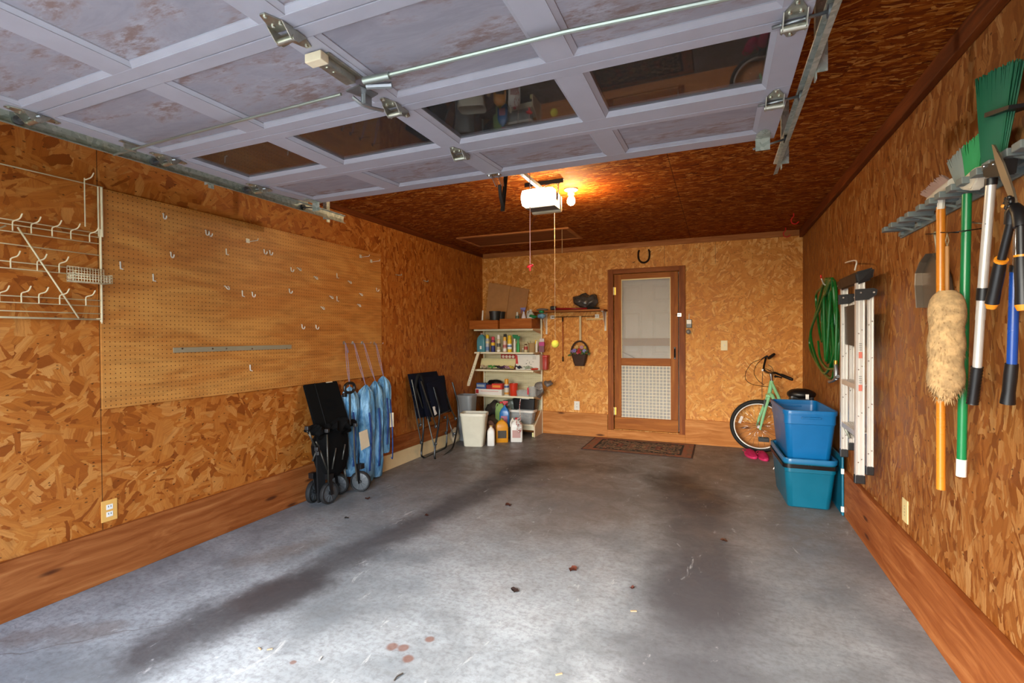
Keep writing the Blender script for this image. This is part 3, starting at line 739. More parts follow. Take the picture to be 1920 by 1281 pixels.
# (pegboard keeps room coordinates for its hole grid)
pb.data.transform(Matrix.Translation(pb.location)); pb.location = (0, 0, 0)
F_ = XL+.016
def mb(y0, z0, y1, z1):
    g = G().bx(F_, F_+.006, y0, y1, z0-.016, z0+.016, .001)
    g2 = G()
    return g
o = thing('metal_strip', 'long grey metal strip screwed flat to the pegboard', 'metal strip', (F_, 2.45, 1.25))
build('bar', G().bx(F_, F_+.008, 1.995, 2.909, 1.252, 1.284, .001), colour('strip_grey', '#8a7c62', .85), o)
for px in (340, 397, 423, 471, 536):
    q = P(px, 654, x=F_); build('screw', G().lathe((F_+.008, q.y, q.z), [(.006, 0), (.005, .003)], 10, axis=V((1, 0, 0))), M['chrome'], o)
def peg_hook(q, kind):
    g = G(); y, z = q.y, q.z
    if kind == 'j':
        g.tube(cat([(F_-.001, y, z+.012), (F_+.006, y, z+.010), (F_+.008, y, z-.012), (F_+.020, y, z-.022), (F_+.032, y, z-.018), (F_+.036, y, z-.004)], 4), .004, 6)
    elif kind == 'u':
        g.tube(cat([(F_-.001, y-.012, z+.008), (F_+.008, y-.010, z+.006), (F_+.022, y-.004, z-.012), (F_+.026, y+.006, z-.012), (F_+.012, y+.012, z+.004), (F_-.001, y+.012, z+.008)], 4), .004, 6)
    elif kind == 'l':
        g.tube([(F_+.002, y, z+.022), (F_+.004, y, z-.018), (F_+.024, y, z-.022)], .004, 6)
    else:
        g.tube([(F_-.001, y, z+.01), (F_+.008, y, z+.008), (F_+.010, y, z-.006), (F_+.10, y, z-.004), (F_+.105, y, z+.01)], .003, 6)
        g.bx(F_, F_+.003, y-.014, y+.014, z-.014, z+.016)
    return g
ord_ = ['first', 'second', 'third', 'fourth', 'fifth', 'sixth', 'seventh', 'eighth', 'ninth', 'tenth', 'eleventh', 'twelfth']
def hooks(rowname, lst):
    lst = sorted(lst)
    for i, (zx, zy, kind) in enumerate(lst):
        q = P(170+zx/2.8464, 330+zy/2.8464, x=F_)
        kd = {'j': 'curled metal hook', 'u': 'looped metal hook', 'l': 'thin angled metal peg', 'p': 'long straight metal prong'}[kind]
        one('peg_hook', peg_hook(q, kind), M['hookwire'], '%s on the pegboard, %s from the left in its %s' % (kd, ord_[i], rowname), 'peg hook', 'hooks scattered over the pegboard')
hooks('top band', [(385, 212, 'j'), (612, 300, 'j'), (630, 306, 'j'), (838, 347, 'p'), (923, 402, 'j'), (953, 407, 'j'), (722, 405, 'l'), (425, 418, 'j'), (1440, 430, 'p'), (1497, 455, 'p')])
hooks('upper middle band', [(157, 478, 'l'), (332, 543, 'l'), (1066, 497, 'j'), (1108, 497, 'u'), (1197, 543, 'u'), (1313, 533, 'l'), (1378, 566, 'u')])
hooks('centre band', [(722, 595, 'u'), (808, 628, 'l'), (860, 630, 'j'), (1058, 612, 'j'), (1523, 605, 'j'), (1280, 647, 'u'), (1313, 656, 'l'), (1438, 632, 'u'), (1233, 704, 'u'), (1428, 690, 'u')])
q = P(170+1125/2.8464, 330+802/2.8464, x=F_); one('peg_hook', peg_hook(q, 'j'), M['hookwire'], 'curled hook low on the pegboard, left of the lone pair by the grey strip', 'peg hook', 'hooks scattered over the pegboard')
q = P(170+1200/2.8464, 330+804/2.8464, x=F_); one('peg_hook', peg_hook(q, 'j'), M['hookwire'], 'curled hook low on the pegboard, right of the lone pair above the blue bags', 'peg hook', 'hooks scattered over the pegboard')
q = P(170+850/2.8464, 330+1024/2.8464, x=F_); one('peg_hook', peg_hook(q, 'l'), M['hookwire'], 'single metal peg just below the grey strip on the pegboard', 'peg hook', 'hooks scattered over the pegboard')
# outlet
def plate(name, c, nrm, wd, ht, mat, label, cat_, kind='duplex', mat2=None):
    """cover plate; nrm = 'x+', 'x-', 'y-'"""
    t = thing(name, label, cat_, c); c = V(c)
    def bx(u0, u1, v0, v1, d0, d1, bev=.001):
        if nrm == 'x+': return G().bx(c.x+d0, c.x+d1, c.y+u0, c.y+u1, c.z+v0, c.z+v1, bev)
        if nrm == 'x-': return G().bx(c.x-d1, c.x-d0, c.y+u0, c.y+u1, c.z+v0, c.z+v1, bev)
        return G().bx(c.x+u0, c.x+u1, c.y-d1, c.y-d0, c.z+v0, c.z+v1, bev)
    build('cover_plate', bx(-wd/2, wd/2, -ht/2, ht/2, 0, .006, .002), mat, t)
    if kind == 'duplex':
        for zz in (-.02, .02):
            s_ = build('socket', bx(-.016, .016, zz-.014, zz+.014, .006, .008), mat2 or M['white'], t)
            for yy in (-.006, .006): build('slot', bx(yy-.0015, yy+.0015, zz-.002, zz+.008, .008, .0085, 0), M['black'], s_)
    elif kind == 'toggle': build('toggle', bx(-.005, .005, -.008, .012, .006, .016), mat2 or M['white'], t)
    else:
        for zz in (-.024, -.008, .008, .024): build('slot', bx(-.006, .006, zz-.003, zz+.003, .006, .0065, 0), colour('slot_beige', '#a99c78', .5), t)
    return t
plate('wall_outlet', (XL, 1.643, .383), 'x+', .078, .118, M['tanplate'], 'tan outlet cover with two sockets low on the left wall under the pegboard', 'outlet')
plate('wall_outlet', (XR, 3.093, .432), 'x-', .075, .118, M['ivory'], 'ivory slotted outlet plate low on the right wall', 'outlet', 'slots')
plate('wall_outlet', (-1.741, YB, .398), 'y-', .075, .118, M['white'], 'white outlet plate on the back wall just above the skirting', 'outlet')
plate('light_switch', (.077, YB, 1.21), 'y-', .075, .12, colour('cream_plate', '#e0cfa0', .4), 'cream light switch plate right of the screen door', 'switch', 'toggle')
# ---- wire storage rack
rk = thing('wire_rack', 'cream wire wall rack with rows of hooks left of the pegboard', 'wire rack', (XL+.03, 1.2, 1.44))
X0 = XL+.035; Y0 = .55
g = G(); g.tube([(X0, Y0, 2.165), (X0, 1.622, 2.172)], .0035, 6); build('top_wire', g, M['wirecream'], rk)
g = G(); g.tube([(X0, 1.598, 2.17), (X0, 1.598, 1.90)], .004, 6); g.tube([(X0+.004, 1.612, 2.17), (X0+.004, 1.612, 1.90)], .006, 8); g.tube(cat([(X0, 1.606, 1.94), (X0, 1.606, 1.47), (X0, 1.600, 1.452), (X0, 1.58, 1.449)], 5), .0055, 8); build('end_frame', g, M['wirecream'], rk)
for z, r in ((1.913, .003), (1.891, .003), (1.857, .003), (1.797, .003), (1.714, .003), (1.682, .003), (1.551, .003), (1.520, .003), (1.479, .003), (1.448, .0055)):
    g = G(); dz = .006 if z > 1.8 else 0; g.tube([(X0, Y0, z-dz), (X0, 1.604, z+dz*.6)], r, 6); build('cross_wire', g, M['wirecream'], rk)
g = G(); a, b = P(33, 426, x=X0+.01), P(148, 597, x=X0+.01); g.tube([a, b], .0042, 6); build('brace', g, M['wirecream'], rk)
g = G(); a2 = P(11, 423, x=X0+.01); g.tube([a2, (a2.x, a2.y-.16, a2.z-.12)], .0042, 6); build('brace', g, M['wirecream'], rk)
for px, zl_, zu in ((25, 1.862, 1.91), (60, 1.862, 1.91), (99, 1.862, 1.91), (134, 1.862, 1.91), (169, 1.862, 1.91), (20, 1.682, 1.732), (70, 1.682, 1.732), (111, 1.682, 1.732), (-2, 1.52, 1.565), (39, 1.52, 1.57), (72, 1.52, 1.57), (111, 1.52, 1.57), (160, 1.52, 1.57), (161, 1.94, 2.19)):
    y = P(px, 500, x=X0+.006).y
    g = G(); g.tube(cat([(X0+.006, y, zl_), (X0+.006, y, zu-.012), (X0+.012, y+.002, zu-.002), (X0+.055, y+.006, zu+.006), (X0+.075, y+.008, zu+.028)], 4), .003, 6); build('rack_hook', g, M['wirecream'], rk)
bk = thing('wire_basket', 'small cream mesh basket hooked on the wire rack beside the pegboard', 'basket', (X0+.05, 1.54, 1.63))
def mesh_panel(p0, u, v, nu, nv, r=.0016):
    g = G(); p0, u, v = V(p0), V(u), V(v)
    for i in range(nu+1): g.tube([p0+u*i/nu, p0+u*i/nu+v], r, 4)
    for j in range(nv+1): g.tube([p0+v*j/nv, p0+v*j/nv+u], r, 4)
    return g
a = P(130, 538, x=X0+.012); yb0 = a.y-.008; yb1 = yb0+.165
build('back_mesh', mesh_panel((X0+.01, yb0, 1.645), (0, yb1-yb0, 0), (0, 0, .075), 13, 4), M['wirecream'], bk)
build('front_mesh', mesh_panel((X0+.085, yb0, 1.640), (0, yb1-yb0, 0), (0, 0, .04), 13, 3), M['wirecream'], bk)
build('side_mesh', mesh_panel((X0+.01, yb0, 1.640), (.075, 0, 0), (0, 0, .045), 5, 3), M['wirecream'], bk)
build('side_mesh', mesh_panel((X0+.01, yb1, 1.640), (.075, 0, 0), (0, 0, .045), 5, 3), M['wirecream'], bk)
build('bottom_mesh', mesh_panel((X0+.01, yb0, 1.640), (.075, 0, 0), (0, yb1-yb0, 0), 5, 13), M['wirecream'], bk)

# ---- pale strip of perforated board standing on the floor against the skirting
g = G().hexa([(XL+.075, 3.88, 0), (XL+.085, 3.88, 0), (XL+.085, 5.55, 0), (XL+.075, 5.55, 0), (XL+.03, 3.88, .135), (XL+.04, 3.88, .135), (XL+.04, 5.55, .12), (XL+.03, 5.55, .12)])
one('board_strip', g, colour('pale_board', '#cdb98d', .6), 'pale narrow board standing on edge on the floor along the left skirting', 'board')

# ---- blue chair bags hung from pegboard hooks by purple cords
bluem = None
def bluefab(name, c1, c2):
    n = N(name); o = n.obj(); w = n.noise(n.scale(o, (1, 1, .45)), 14, 4, .6, .8).outputs['Fac']
    return n.bsdf(n.mix(n.ss(w, .38, .62), c1, c2), .36, bump=w, bs=1.0, bd=.03)
MB1 = bluefab('sky_blue_nylon', '#4a80a8', '#7fb0d0'); MBD = bluefab('royal_blue_nylon', '#1d3f80', '#2f5aa0')
hookpx = [(648, 644), (664, 644), (682, 644), (705, 645)]
bags = [  # centre y, x, z bottom, z top, radius, label, tag
    (3.478, -3.035, .10, .90, .074, 'sky blue chair bag half hidden behind the black wagon handle', 0),
    (3.63, -2.985, .015, .905, .078, 'sky blue chair bag with a cream tag hanging beside the black wagon', 1),
    (3.795, -3.005, .012, .925, .070, 'sky blue chair bag, the untagged one between two others', 0),
    (3.955, -3.03, .20, .955, .068, 'sky blue chair bag furthest from the wagon with loose dark blue strap', 2)]
for i, (y, x, z0, z1, r, lab, tg) in enumerate(bags):
    b = thing('chair_bag', lab, 'bag', (x, y, z0), 'blue chair bags hung from the pegboard')
    H = z1-z0; g = G(); prof = [(.02, 0), (r*.82, .004), (r*.9, .03), (r*.93, H*.2), (r*.95, H*.4), (r*1.0, H*.6), (r*1.03, H*.76), (r*1.0, H*.86), (r*.90, H*.905), (r*.70, H*.94), (r*.42, H*.965), (r*.20, H*.985), (.004, H)]
    prof2 = []
    for (p0, p1) in zip(prof[:-1], prof[1:]):
        k = max(1, int(abs(p1[1]-p0[1])/.03)); prof2 += [(p0[0]+(p1[0]-p0[0])*j/k, p0[1]+(p1[1]-p0[1])*j/k) for j in range(k)]
    prof2.append(prof[-1]); g.lathe((x, y, z0), prof2, 28, sx=.85)
    for v in g.b.verts:
        t = (v.co.z-z0)/H; ang = math.atan2(v.co.y-y, v.co.x-x)
        fold = .008*math.sin(ang*7+i*2+t*3)*(.4+t*.9)*min(1, max(0, (t-.02)*8))
        dv = V((v.co.x-x, v.co.y-y, 0)); L_ = dv.length
        if L_ > .01: v.co += dv/L_*fold
        v.co += mnoise.noise_vector(V((v.co.x*9+i*7, v.co.y*9, v.co.z*5)))*.011*min(1, t*6)
        v.co.x = max(v.co.x, XL+.02)
    build('sack', g, MB1, b)
    hq = P(*hookpx[i], x=F_+.02); top = V((x, y, z1-.005))
    g = G(); g.tube(cat([hq+V((0, -.004, .004)), (hq+top)/2+V((0, -.012, -.01)), top], 4), .0022, 5); g.tube(cat([hq+V((0, .004, .004)), (hq+top)/2+V((.0, .012, -.01)), top], 4), .0022, 5)
    if i == 0:
        for k in range(4): g.tube(cat([hq+V((.004, .0, -.02)), hq+V((.006, .02+.004*k, -.05-.01*k)), hq+V((.004, .01, -.08))], 4), .0022, 5)
    build('drawcord', g, colour('purple_cord', '#8d7f96', .7), b)
    g = G(); g.tube(cat([(x+r*.85, y-r*.35, z1-H*.28), (x+r*1.0, y-r*.3, z0+H*.45), (x+r*.9, y-r*.5, z0+H*.12)], 5), .016, 6, flat=.2)
    if i == 3: g.tube(cat([(x+r*.8, y+.03, z1-.23), (x+r*.95, y+.045, z0+.25), (x+r*.9, y+.05, z0-.04), (x+r*.95, y+.02, z0-.05)], 5), .010, 6, flat=.3)
    build('strap', g, MBD, b)
    if tg == 1:
        q0 = P(674, 815, x=x+r*1.02); 
        g = G().hexa([P(673, 811, x=-2.888), P(688, 805, x=-2.888), P(693, 836, x=-2.888), P(677, 845, x=-2.888)] + [p_+V((.003, 0, 0)) for p_ in (P(673, 811, x=-2.888), P(688, 805, x=-2.888), P(693, 836, x=-2.888), P(677, 845, x=-2.888))]); build('paper_tag', g, M['tagcream'], b)
    if tg == 2:
        g = G().box((x+r*.88, y+.035, .52), (.003, .05, .14), Matrix.Rotation(-.5, 3, 'Z')); build('paper_tag', g, M['tagcream'], b)
    hk = one('peg_hook', peg_hook(hq-V((.02, 0, -.004)), 'p'), M['chrome'], ['long prong hook', 'long prong hook', 'long prong hook', 'double prong hook'][i]+' holding the purple cord of the %s blue bag' % ['leftmost', 'tagged', 'untagged middle', 'rightmost'][i], 'peg hook', 'hooks holding the blue bags')

# ---- folded black wagon
wg = thing('folding_wagon', 'black collapsed garden wagon standing on end with grey spoked wheels', 'wagon', (-2.95, 3.2, 0))
g = G(); pA, pB, pC, pD = V((-3.115, 3.01, .948)), V((-3.115, 3.388, .948)), V((-2.93, 3.36, .52)), V((-2.93, 2.975, .52))
nn = (pB-pA).cross(pD-pA).normalized()*.022
if nn.x < 0: nn = -nn
g.hexa([pA, pB, pC, pD, pA+nn, pB+nn, pC+nn, pD+nn]); bmesh.ops.bevel(g.b, geom=g.b.edges[:], offset=.006, segments=2, affect='EDGES')
pn = build('base_panel', g, M['blackfab'], wg)
g = G(); a = pA.lerp(pB, .30)+nn*1.03; b = pD.lerp(pC, .30)+nn*1.03; g.tube([a, b], .004, 6); build('piping', g, M['darkfab'], pn)
g = G().prism([pA.lerp(pB, .62)+nn*1.05+V((0, 0, -.001)), pA.lerp(pB, .82)+nn*1.05, pA.lerp(pB, .95)+nn*1.05+V((0, 0, -.035)), pA.lerp(pB, .86)+nn*1.05+V((0, 0, -.055)), pA.lerp(pB, .74)+nn*1.05+V((0, 0, -.03))], (.002, 0, 0)); build('care_label', g, M['tagcream'], pn)
# bunched canvas body
def cloth_lump(c, r, seed, seg=28, amp=.03, sc=7):
    g = G().sph(c, r, seg); c = V(c)
    for v in g.b.verts:
        d = (v.co-c)
        v.co += mnoise.noise_vector(v.co*sc+V((seed, 0, 0)))*amp
        ang = math.atan2(d.y, d.x); v.co += V((d.x, d.y, 0)).normalized()*.007*math.sin(ang*13+seed) if V((d.x, d.y, 0)).length > .01 else V()
    return g
g = cloth_lump((-2.96, 3.16, .40), (.085, .19, .235), 3)
for v in g.b.verts: v.co.z = min(v.co.z, .60+.02*math.sin(v.co.y*40)); v.co.x = max(v.co.x, XL+.03)
build('canvas_body', g, M['blackfab'], wg)
build('canvas_fold', cloth_lump((-2.93, 3.00, .60), (.055, .10, .035), 9, 32, .045, 16), M['blackfab'], wg)
build('canvas_fold', cloth_lump((-2.90, 3.20, .605), (.06, .13, .045), 14, 36, .06, 14), M['blackfab'], wg)
build('canvas_fold', cloth_lump((-2.92, 3.34, .60), (.06, .055, .03), 17, 20, .015), M['blackfab'], wg)
g = G().hexa([(-2.94, 2.985, .02), (-2.925, 2.985, .02), (-2.925, 3.045, .02), (-2.94, 3.045, .02), (-2.94, 2.97, .42), (-2.925, 2.97, .42), (-2.925, 3.07, .42), (-2.94, 3.07, .42)]); g.jit(.008, 9); build('strap', g, M['darkfab'], wg)
def wtube(pts, r, x, mat=M['greytube'], name='frame_tube'):
    g = G(); g.tube([P(a, b, x=x) for a, b in pts], r, 8); return build(name, g, mat, wg)
XW = -2.86
for pts, r, x in (([(580, 810), (588, 836)], .006, -2.90), ([(600, 845), (613, 881)], .006, XW), ([(613, 815), (616, 905)], .007, XW), ([(630, 840), (623, 880)], .006, XW), ([(647, 833), (642, 862)], .006, XW), ([(592, 828), (598, 838)], .006, XW), ([(663, 800), (665, 860), (670, 902)], .007, XW), ([(646, 880), (650, 904)], .006, XW), ([(576, 808), (604, 862)], .007, -2.95), ([(606, 812), (586, 865)], .007, -2.94), ([(640, 800), (650, 880)], .007, -2.95)):
    wtube(pts, r, x)
for px, py, x in ((576, 803, -2.9), (613, 808, XW+.01), (666, 797, XW+.01), (640, 803, -2.9), (594, 842, XW), (596, 850, XW)):
    q = P(px, py, x=x); build('frame_joint', G().box(q, (.03, .032, .03), .3, .005), M['black'], wg)
# handle
hb = P(657, 800, x=-2.85); hy, hz = 3.265, .915
g = G(); g.tube([(-2.85, hy, .60), (-2.85, hy, hz-.045)], .0085, 10); ht_ = build('pull_shaft', g, M['blackmetal'], wg)
g = G(); ctr = V((-2.85, hy, hz)); rg = []
for k in range(28):
    a = 2*math.pi*k/28; rg.append(ctr+V((0, .058*math.copysign(abs(math.cos(a))**.75, math.cos(a)), .040*math.copysign(abs(math.sin(a))**.8, math.sin(a)))))
g.tube(rg, .0125, 8, closed=True); build('grip_loop', g, M['black'], ht_)
build('grip_joint', G().box((-2.86, hy-.05, hz-.055), (.03, .035, .035), 0, .008), M['black'], ht_)
def spoked_wheel(c, R, axis, parent, name='wheel'):
    c = V(c); ax_ = V(axis).normalized(); x, y, a = frame(ax_)
    g = G(); seg = 36
    prof = [(R*.84, -.017), (R*.95, -.018), (R, -.010), (R, .010), (R*.95, .018), (R*.84, .017)]
    rings = []
    for r, h in prof: rings.append(g.vs([c+a*h+(x*math.cos(2*math.pi*k/seg)+y*math.sin(2*math.pi*k/seg))*(r+(.002 if (k % 2 and r >= R*.99) else 0)) for k in range(seg)]))
    for i in range(len(rings)):
        for k in range(seg): g.f([rings[i][k], rings[i][(k+1) % seg], rings[(i+1) % 6][(k+1) % seg], rings[(i+1) % 6][k]], True)
    wl = build(name, g, M['rubber'], parent)
    g = G(); g.lathe(c-a*.009, [(.018, 0), (R*.83, .001), (R*.85, .002), (R*.85, .016), (R*.83, .017), (.018, .018)], seg, axis=a)
    for k in range(10):
        t = 2*math.pi*k/10; d_ = x*math.cos(t)+y*math.sin(t); e = a.cross(d_)*.003
        for sgn in (1, -1): g.hexa([c+d_*.02+e+a*sgn*.009, c+d_*.02-e+a*sgn*.009, c+d_*R*.8-e+a*sgn*.009, c+d_*R*.8+e+a*sgn*.009, c+d_*.02+e+a*sgn*.014, c+d_*.02-e+a*sgn*.014, c+d_*R*.8-e+a*sgn*.011, c+d_*R*.8+e+a*sgn*.011])
    dk = build('wheel_disc', g, M['wheelgrey'], wl)
    g = G().cyl(c-a*.024, c+a*.024, .014, seg=14); build('hub', g, M['black'], wl)
    return wl
R_ = .088
ws = [((-3.03, 3.03, R_), (1, .25, 0)), ((-2.885, 3.055, R_), (1, -.05, 0)), ((-2.985, 3.27, R_), (.35, -1, 0)), ((-2.86, 3.40, R_), (.35, -1, 0))]
for c, ax_ in ws:
    wl = spoked_wheel(c, R_, ax_, wg)
    c = V(c); a = V(ax_).normalized(); a = a if a.x > 0 else -a
    g = G()
    for sgn in (1,): g.hexa([c+a*.026*sgn+V((0, -.012, -.012)), c+a*.032*sgn+V((0, -.012, -.012)), c+a*.032*sgn+V((0, .012, -.012)), c+a*.026*sgn+V((0, .012, -.012)), c+a*.026*sgn+V((-.01, -.03, .16)), c+a*.032*sgn+V((-.01, -.03, .16)), c+a*.032*sgn+V((-.01, .01, .16)), c+a*.026*sgn+V((-.01, .01, .16))])
    g.bx(c.x-.02, c.x+.03, c.y-.03, c.y+.02, .20, .245, .004)
    build('wheel_fork', g, M['black'], wg)

# ---- folded navy lounge chair leaning on the wall
fc = thing('folding_chair', 'folded navy camp lounge chair with dark tube frame leaning on the wall', 'folding chair', (-2.95, 4.8, 0))
def ch(pts, r, mat=M['greytube'], name='frame_tube', n=5):
    g = G(); g.tube(cat([P(a, b, x=x) for a, b, x in pts], n), r, 8); return build(name, g, mat, fc)
ch([(793, 770, -3.03), (794, 800, -3.02), (792, 830, -3.0), (790, 851, -2.985), (793, 857, -2.98), (800, 858, -2.98), (815, 850, -2.99), (833, 841, -3.0), (837, 834, -3.01), (838, 810, -3.02), (839, 785, -3.035)], .0105, M['blackmetal'], 'leg_hoop')
ch([(813, 726, -2.93), (819, 748, -2.90), (824, 770, -2.88), (822, 800, -2.865), (816, 838, -2.855), (815, 857, -2.85), (818, 862, -2.848), (826, 859, -2.848), (842, 847, -2.858), (849, 839, -2.862), (853, 825, -2.87), (859, 790, -2.885), (859, 760, -2.90), (853, 735, -2.93), (848, 717, -2.96)], .0105, M['blackmetal'], 'leg_hoop')
for pts in ([(772, 712, -3.02), (780, 750, -2.98), (790, 796, -2.95)], [(774, 740, -3.05), (782, 790, -3.03), (790, 832, -3.0)], [(789, 715, -2.96), (799, 745, -2.94), (817, 797, -2.90)], [(792, 745, -3.0), (802, 785, -2.95), (814, 838, -2.88)], [(836, 735, -2.95), (845, 765, -2.93), (853, 783, -2.92)], [(838, 778, -2.98), (845, 800, -2.95), (850, 820, -2.90)], [(779, 723, -3.0), (788, 750, -2.99), (794, 772, -3.0)]):
    ch(pts, .0075)
for px, py, x in ((788, 797, -2.94), (817, 800, -2.89), (790, 830, -2.98), (817, 832, -2.855), (836, 812, -3.0), (851, 814, -2.87), (854, 785, -2.90), (834, 783, -2.98)):
    q = P(px, py, x=x); jt = build('joint', G().box(q, (.026, .03, .034), .2, .006), M['black'], fc)
    build('rivet', G().lathe(q+V((.013, -.004, .006)), [(.005, 0), (.004, .003)], 8, axis=V((1, 0, 0))), M['chrome'], jt)
def pad(name, c4, th, mat, puff=.012, nx=12, ny=12):
    """quilted pad: c4 = corners (a,b,c,d), pushed out along its normal"""
    a, b, c, d = [V(p) for p in c4]; nn = (b-a).cross(d-a).normalized(); nn = nn if nn.x > 0 else -nn
    g = G(); F, B = [], []
    for i in range(nx+1):
        f1, b1 = [], []
        for j in range(ny+1):
            u, v = i/nx, j/ny; p = (a.lerp(b, u)).lerp(d.lerp(c, u), v); e = min(1, 6*min(u, 1-u, v, 1-v)+.15)
            w_ = mnoise.noise(p*14)*.006
            f1.append(g.b.verts.new(p+nn*(th*e+w_))); b1.append(g.b.verts.new(p-nn*th*.2*e))
        F.append(f1); B.append(b1)
    for i in range(nx):
        for j in range(ny):
            g.f([F[i][j], F[i+1][j], F[i+1][j+1], F[i][j+1]], True); g.f([B[i][j], B[i][j+1], B[i+1][j+1], B[i+1][j]], True)
    for i in range(nx):
        for j, o_ in ((0, 0), (ny, 1)): g.f([F[i][j], B[i][j], B[i+1][j], F[i+1][j]])
    for j in range(ny):
        for i in (0, nx): g.f([F[i][j], F[i][j+1], B[i][j+1], B[i][j]])
    return build(name, g, mat, fc)
pad('backrest', [P(764, 702, x=-3.10), P(818, 696, x=-3.10), P(846, 772, x=-3.0), P(782, 785, x=-3.0)], .03, M['navy'])
pad('seat', [P(783, 708, x=-3.0), P(833, 704, x=-3.0), P(842, 768, x=-2.95), P(800, 786, x=-2.95)], .02, M['navy'])
pad('headrest', [P(799, 719, x=-2.965), P(833, 710, x=-2.965), P(841, 770, x=-2.92), P(812, 778, x=-2.92)], .018, M['navy'])
g = G(); g.tube(cat([P(782, 765, x=-3.0), P(779, 730, x=-3.0), P(782, 708, x=-3.0), P(786, 704, x=-3.0), P(791, 712, x=-2.99), P(797, 750, x=-2.97), P(806, 790, x=-2.95)], 5), .016, 8); build('armrest', g, M['darkfab'], fc)
ch([(805, 754, -2.94), (838, 744, -2.94)], .007, M['blackmetal'], 'cross_bar'); ch([(813, 782, -2.93), (843, 769, -2.93)], .009, M['blackmetal'], 'cross_bar')
g = G().prism([P(811, 763, x=-2.915), P(815, 762, x=-2.915), P(819, 776, x=-2.915), P(815, 779, x=-2.915)], (.003, 0, 0)); build('care_label', g, M['white'], fc)

# ------------------------------------------------------------------ cream gondola shelving in the back left corner
SX0, SX1, SF, SB = -3.105, -2.235, 6.055, 6.385
sh = thing('shelf_unit', 'cream metal shelving unit with perforated back in the far left corner', 'shelving', (-2.67, 6.2, 0))
g = G().bx(SX0+.01, SX1, SB-.006, SB, .02, 1.56); build('back_panel', g, M['peg_cream'], sh)
ZS = [1.435, 1.122, .882, .533, .165]
for i, z in enumerate(ZS):
    y0 = SF if i else SF-.01
    x0 = SX0 if i < 4 else -2.60
    g = G().bx(x0, SX1, y0, SB-.007, z-.024, z, .002)
    s_ = build('shelf', g, M['cream'], sh)
    if i < 4: build('shelf_bracket', G().prism([(SX1+.001, y0+.02, z-.022), (SX1+.001, SB-.01, z-.022), (SX1+.001, SB-.01, z-.075), (SX1+.001, y0+.16, z-.05)], (.003, 0, 0)), colour('bracket_tan', '#c9a887', .5), s_)
g = G().bx(SX1, SX1+.02, SB-.035, SB, 0, 1.58, .001); build('upright', g, M['cream'], sh)
g = G().bx(SX0-.005, SX0+.015, SB-.035, SB, 0, 1.56, .001); build('upright', g, M['cream'], sh)
g = G().hexa([(SX1-.0, 6.06, .0), (SX1+.016, 6.06, .0), (SX1+.016, SB-.036, .0), (SX1-.0, SB-.036, .0), (SX1-.0, 6.06, .14), (SX1+.016, 6.06, .14), (SX1+.016, SB-.036, .33), (SX1-.0, SB-.036, .33)]); build('base_leg', g, colour('leg_cream', '#cdb696', .5), sh)
build('leg_cap', G().bx(SX1-.022, SX1-.001, 6.05, 6.07, .005, .06, .002), colour('leg_tip', '#e3dc9c', .4), sh)
build('kick_plate', G().bx(-2.60, SX1-.001, 6.08, 6.10, .085, .139), M['cream'], sh)
# slotted bar leaning in front of the left end
a, b = P(897, 660, y=6.0), P(877, 724, y=5.9); 
g = G().hexa([b+V((-.022, 0, 0)), b+V((.022, 0, 0)), b+V((.022, .02, 0)), b+V((-.022, .02, 0)), a+V((-.018, 0, 0)), a+V((.018, 0, 0)), a+V((.018, .02, 0)), a+V((-.018, .02, 0))])
lb_ = thing('slotted_bar', 'cream slotted metal upright leaning against the left end of the shelves', 'metal bar', b); build('bar', g, M['cream'], lb_)
for k in range(7):
    q = b.lerp(a, .12+k*.08)+V((.0, -.001, 0)); build('slot', G().box(q, (.004, .003, .013), None), M['black'], lb_)

def rot_lathe_parts(root, base, parts):
    for nm, prof, mat, sx in parts: build(nm, G().lathe(base, prof, 24, sx=1, sy=sx), mat, root)
def can(x, y, z, r, h, body, cap, label, cat_='spray can', band=None, group=None, caph=.05, capr=None, name='spray_can'):
    t = thing(name, label, cat_, (x, y, z), group); b = V((x, y, z)); hb_ = h-caph
    build('body', G().lathe(b, [(r*.95, 0), (r, .006), (r, hb_-.018), (r*.92, hb_-.008), (r*.8, hb_)], 20), body, t)
    cr = capr or r*.8
    build('cap', G().lathe(b+V((0, 0, hb_+.0005)), [(cr, 0), (cr, caph*.8), (cr*.85, caph), (.003, caph)], 18), cap, t)
    if band:
        for i_, (m_, z0, z1) in enumerate(band): build('label_band', G().lathe(b, [(r+.0006, z0*h), (r+.0008, z1*h)], 20, cap=False), m_, t)
    return t
C = colour
Z2 = ZS[1]
gp = 'bottles and cans on the upper middle shelf'
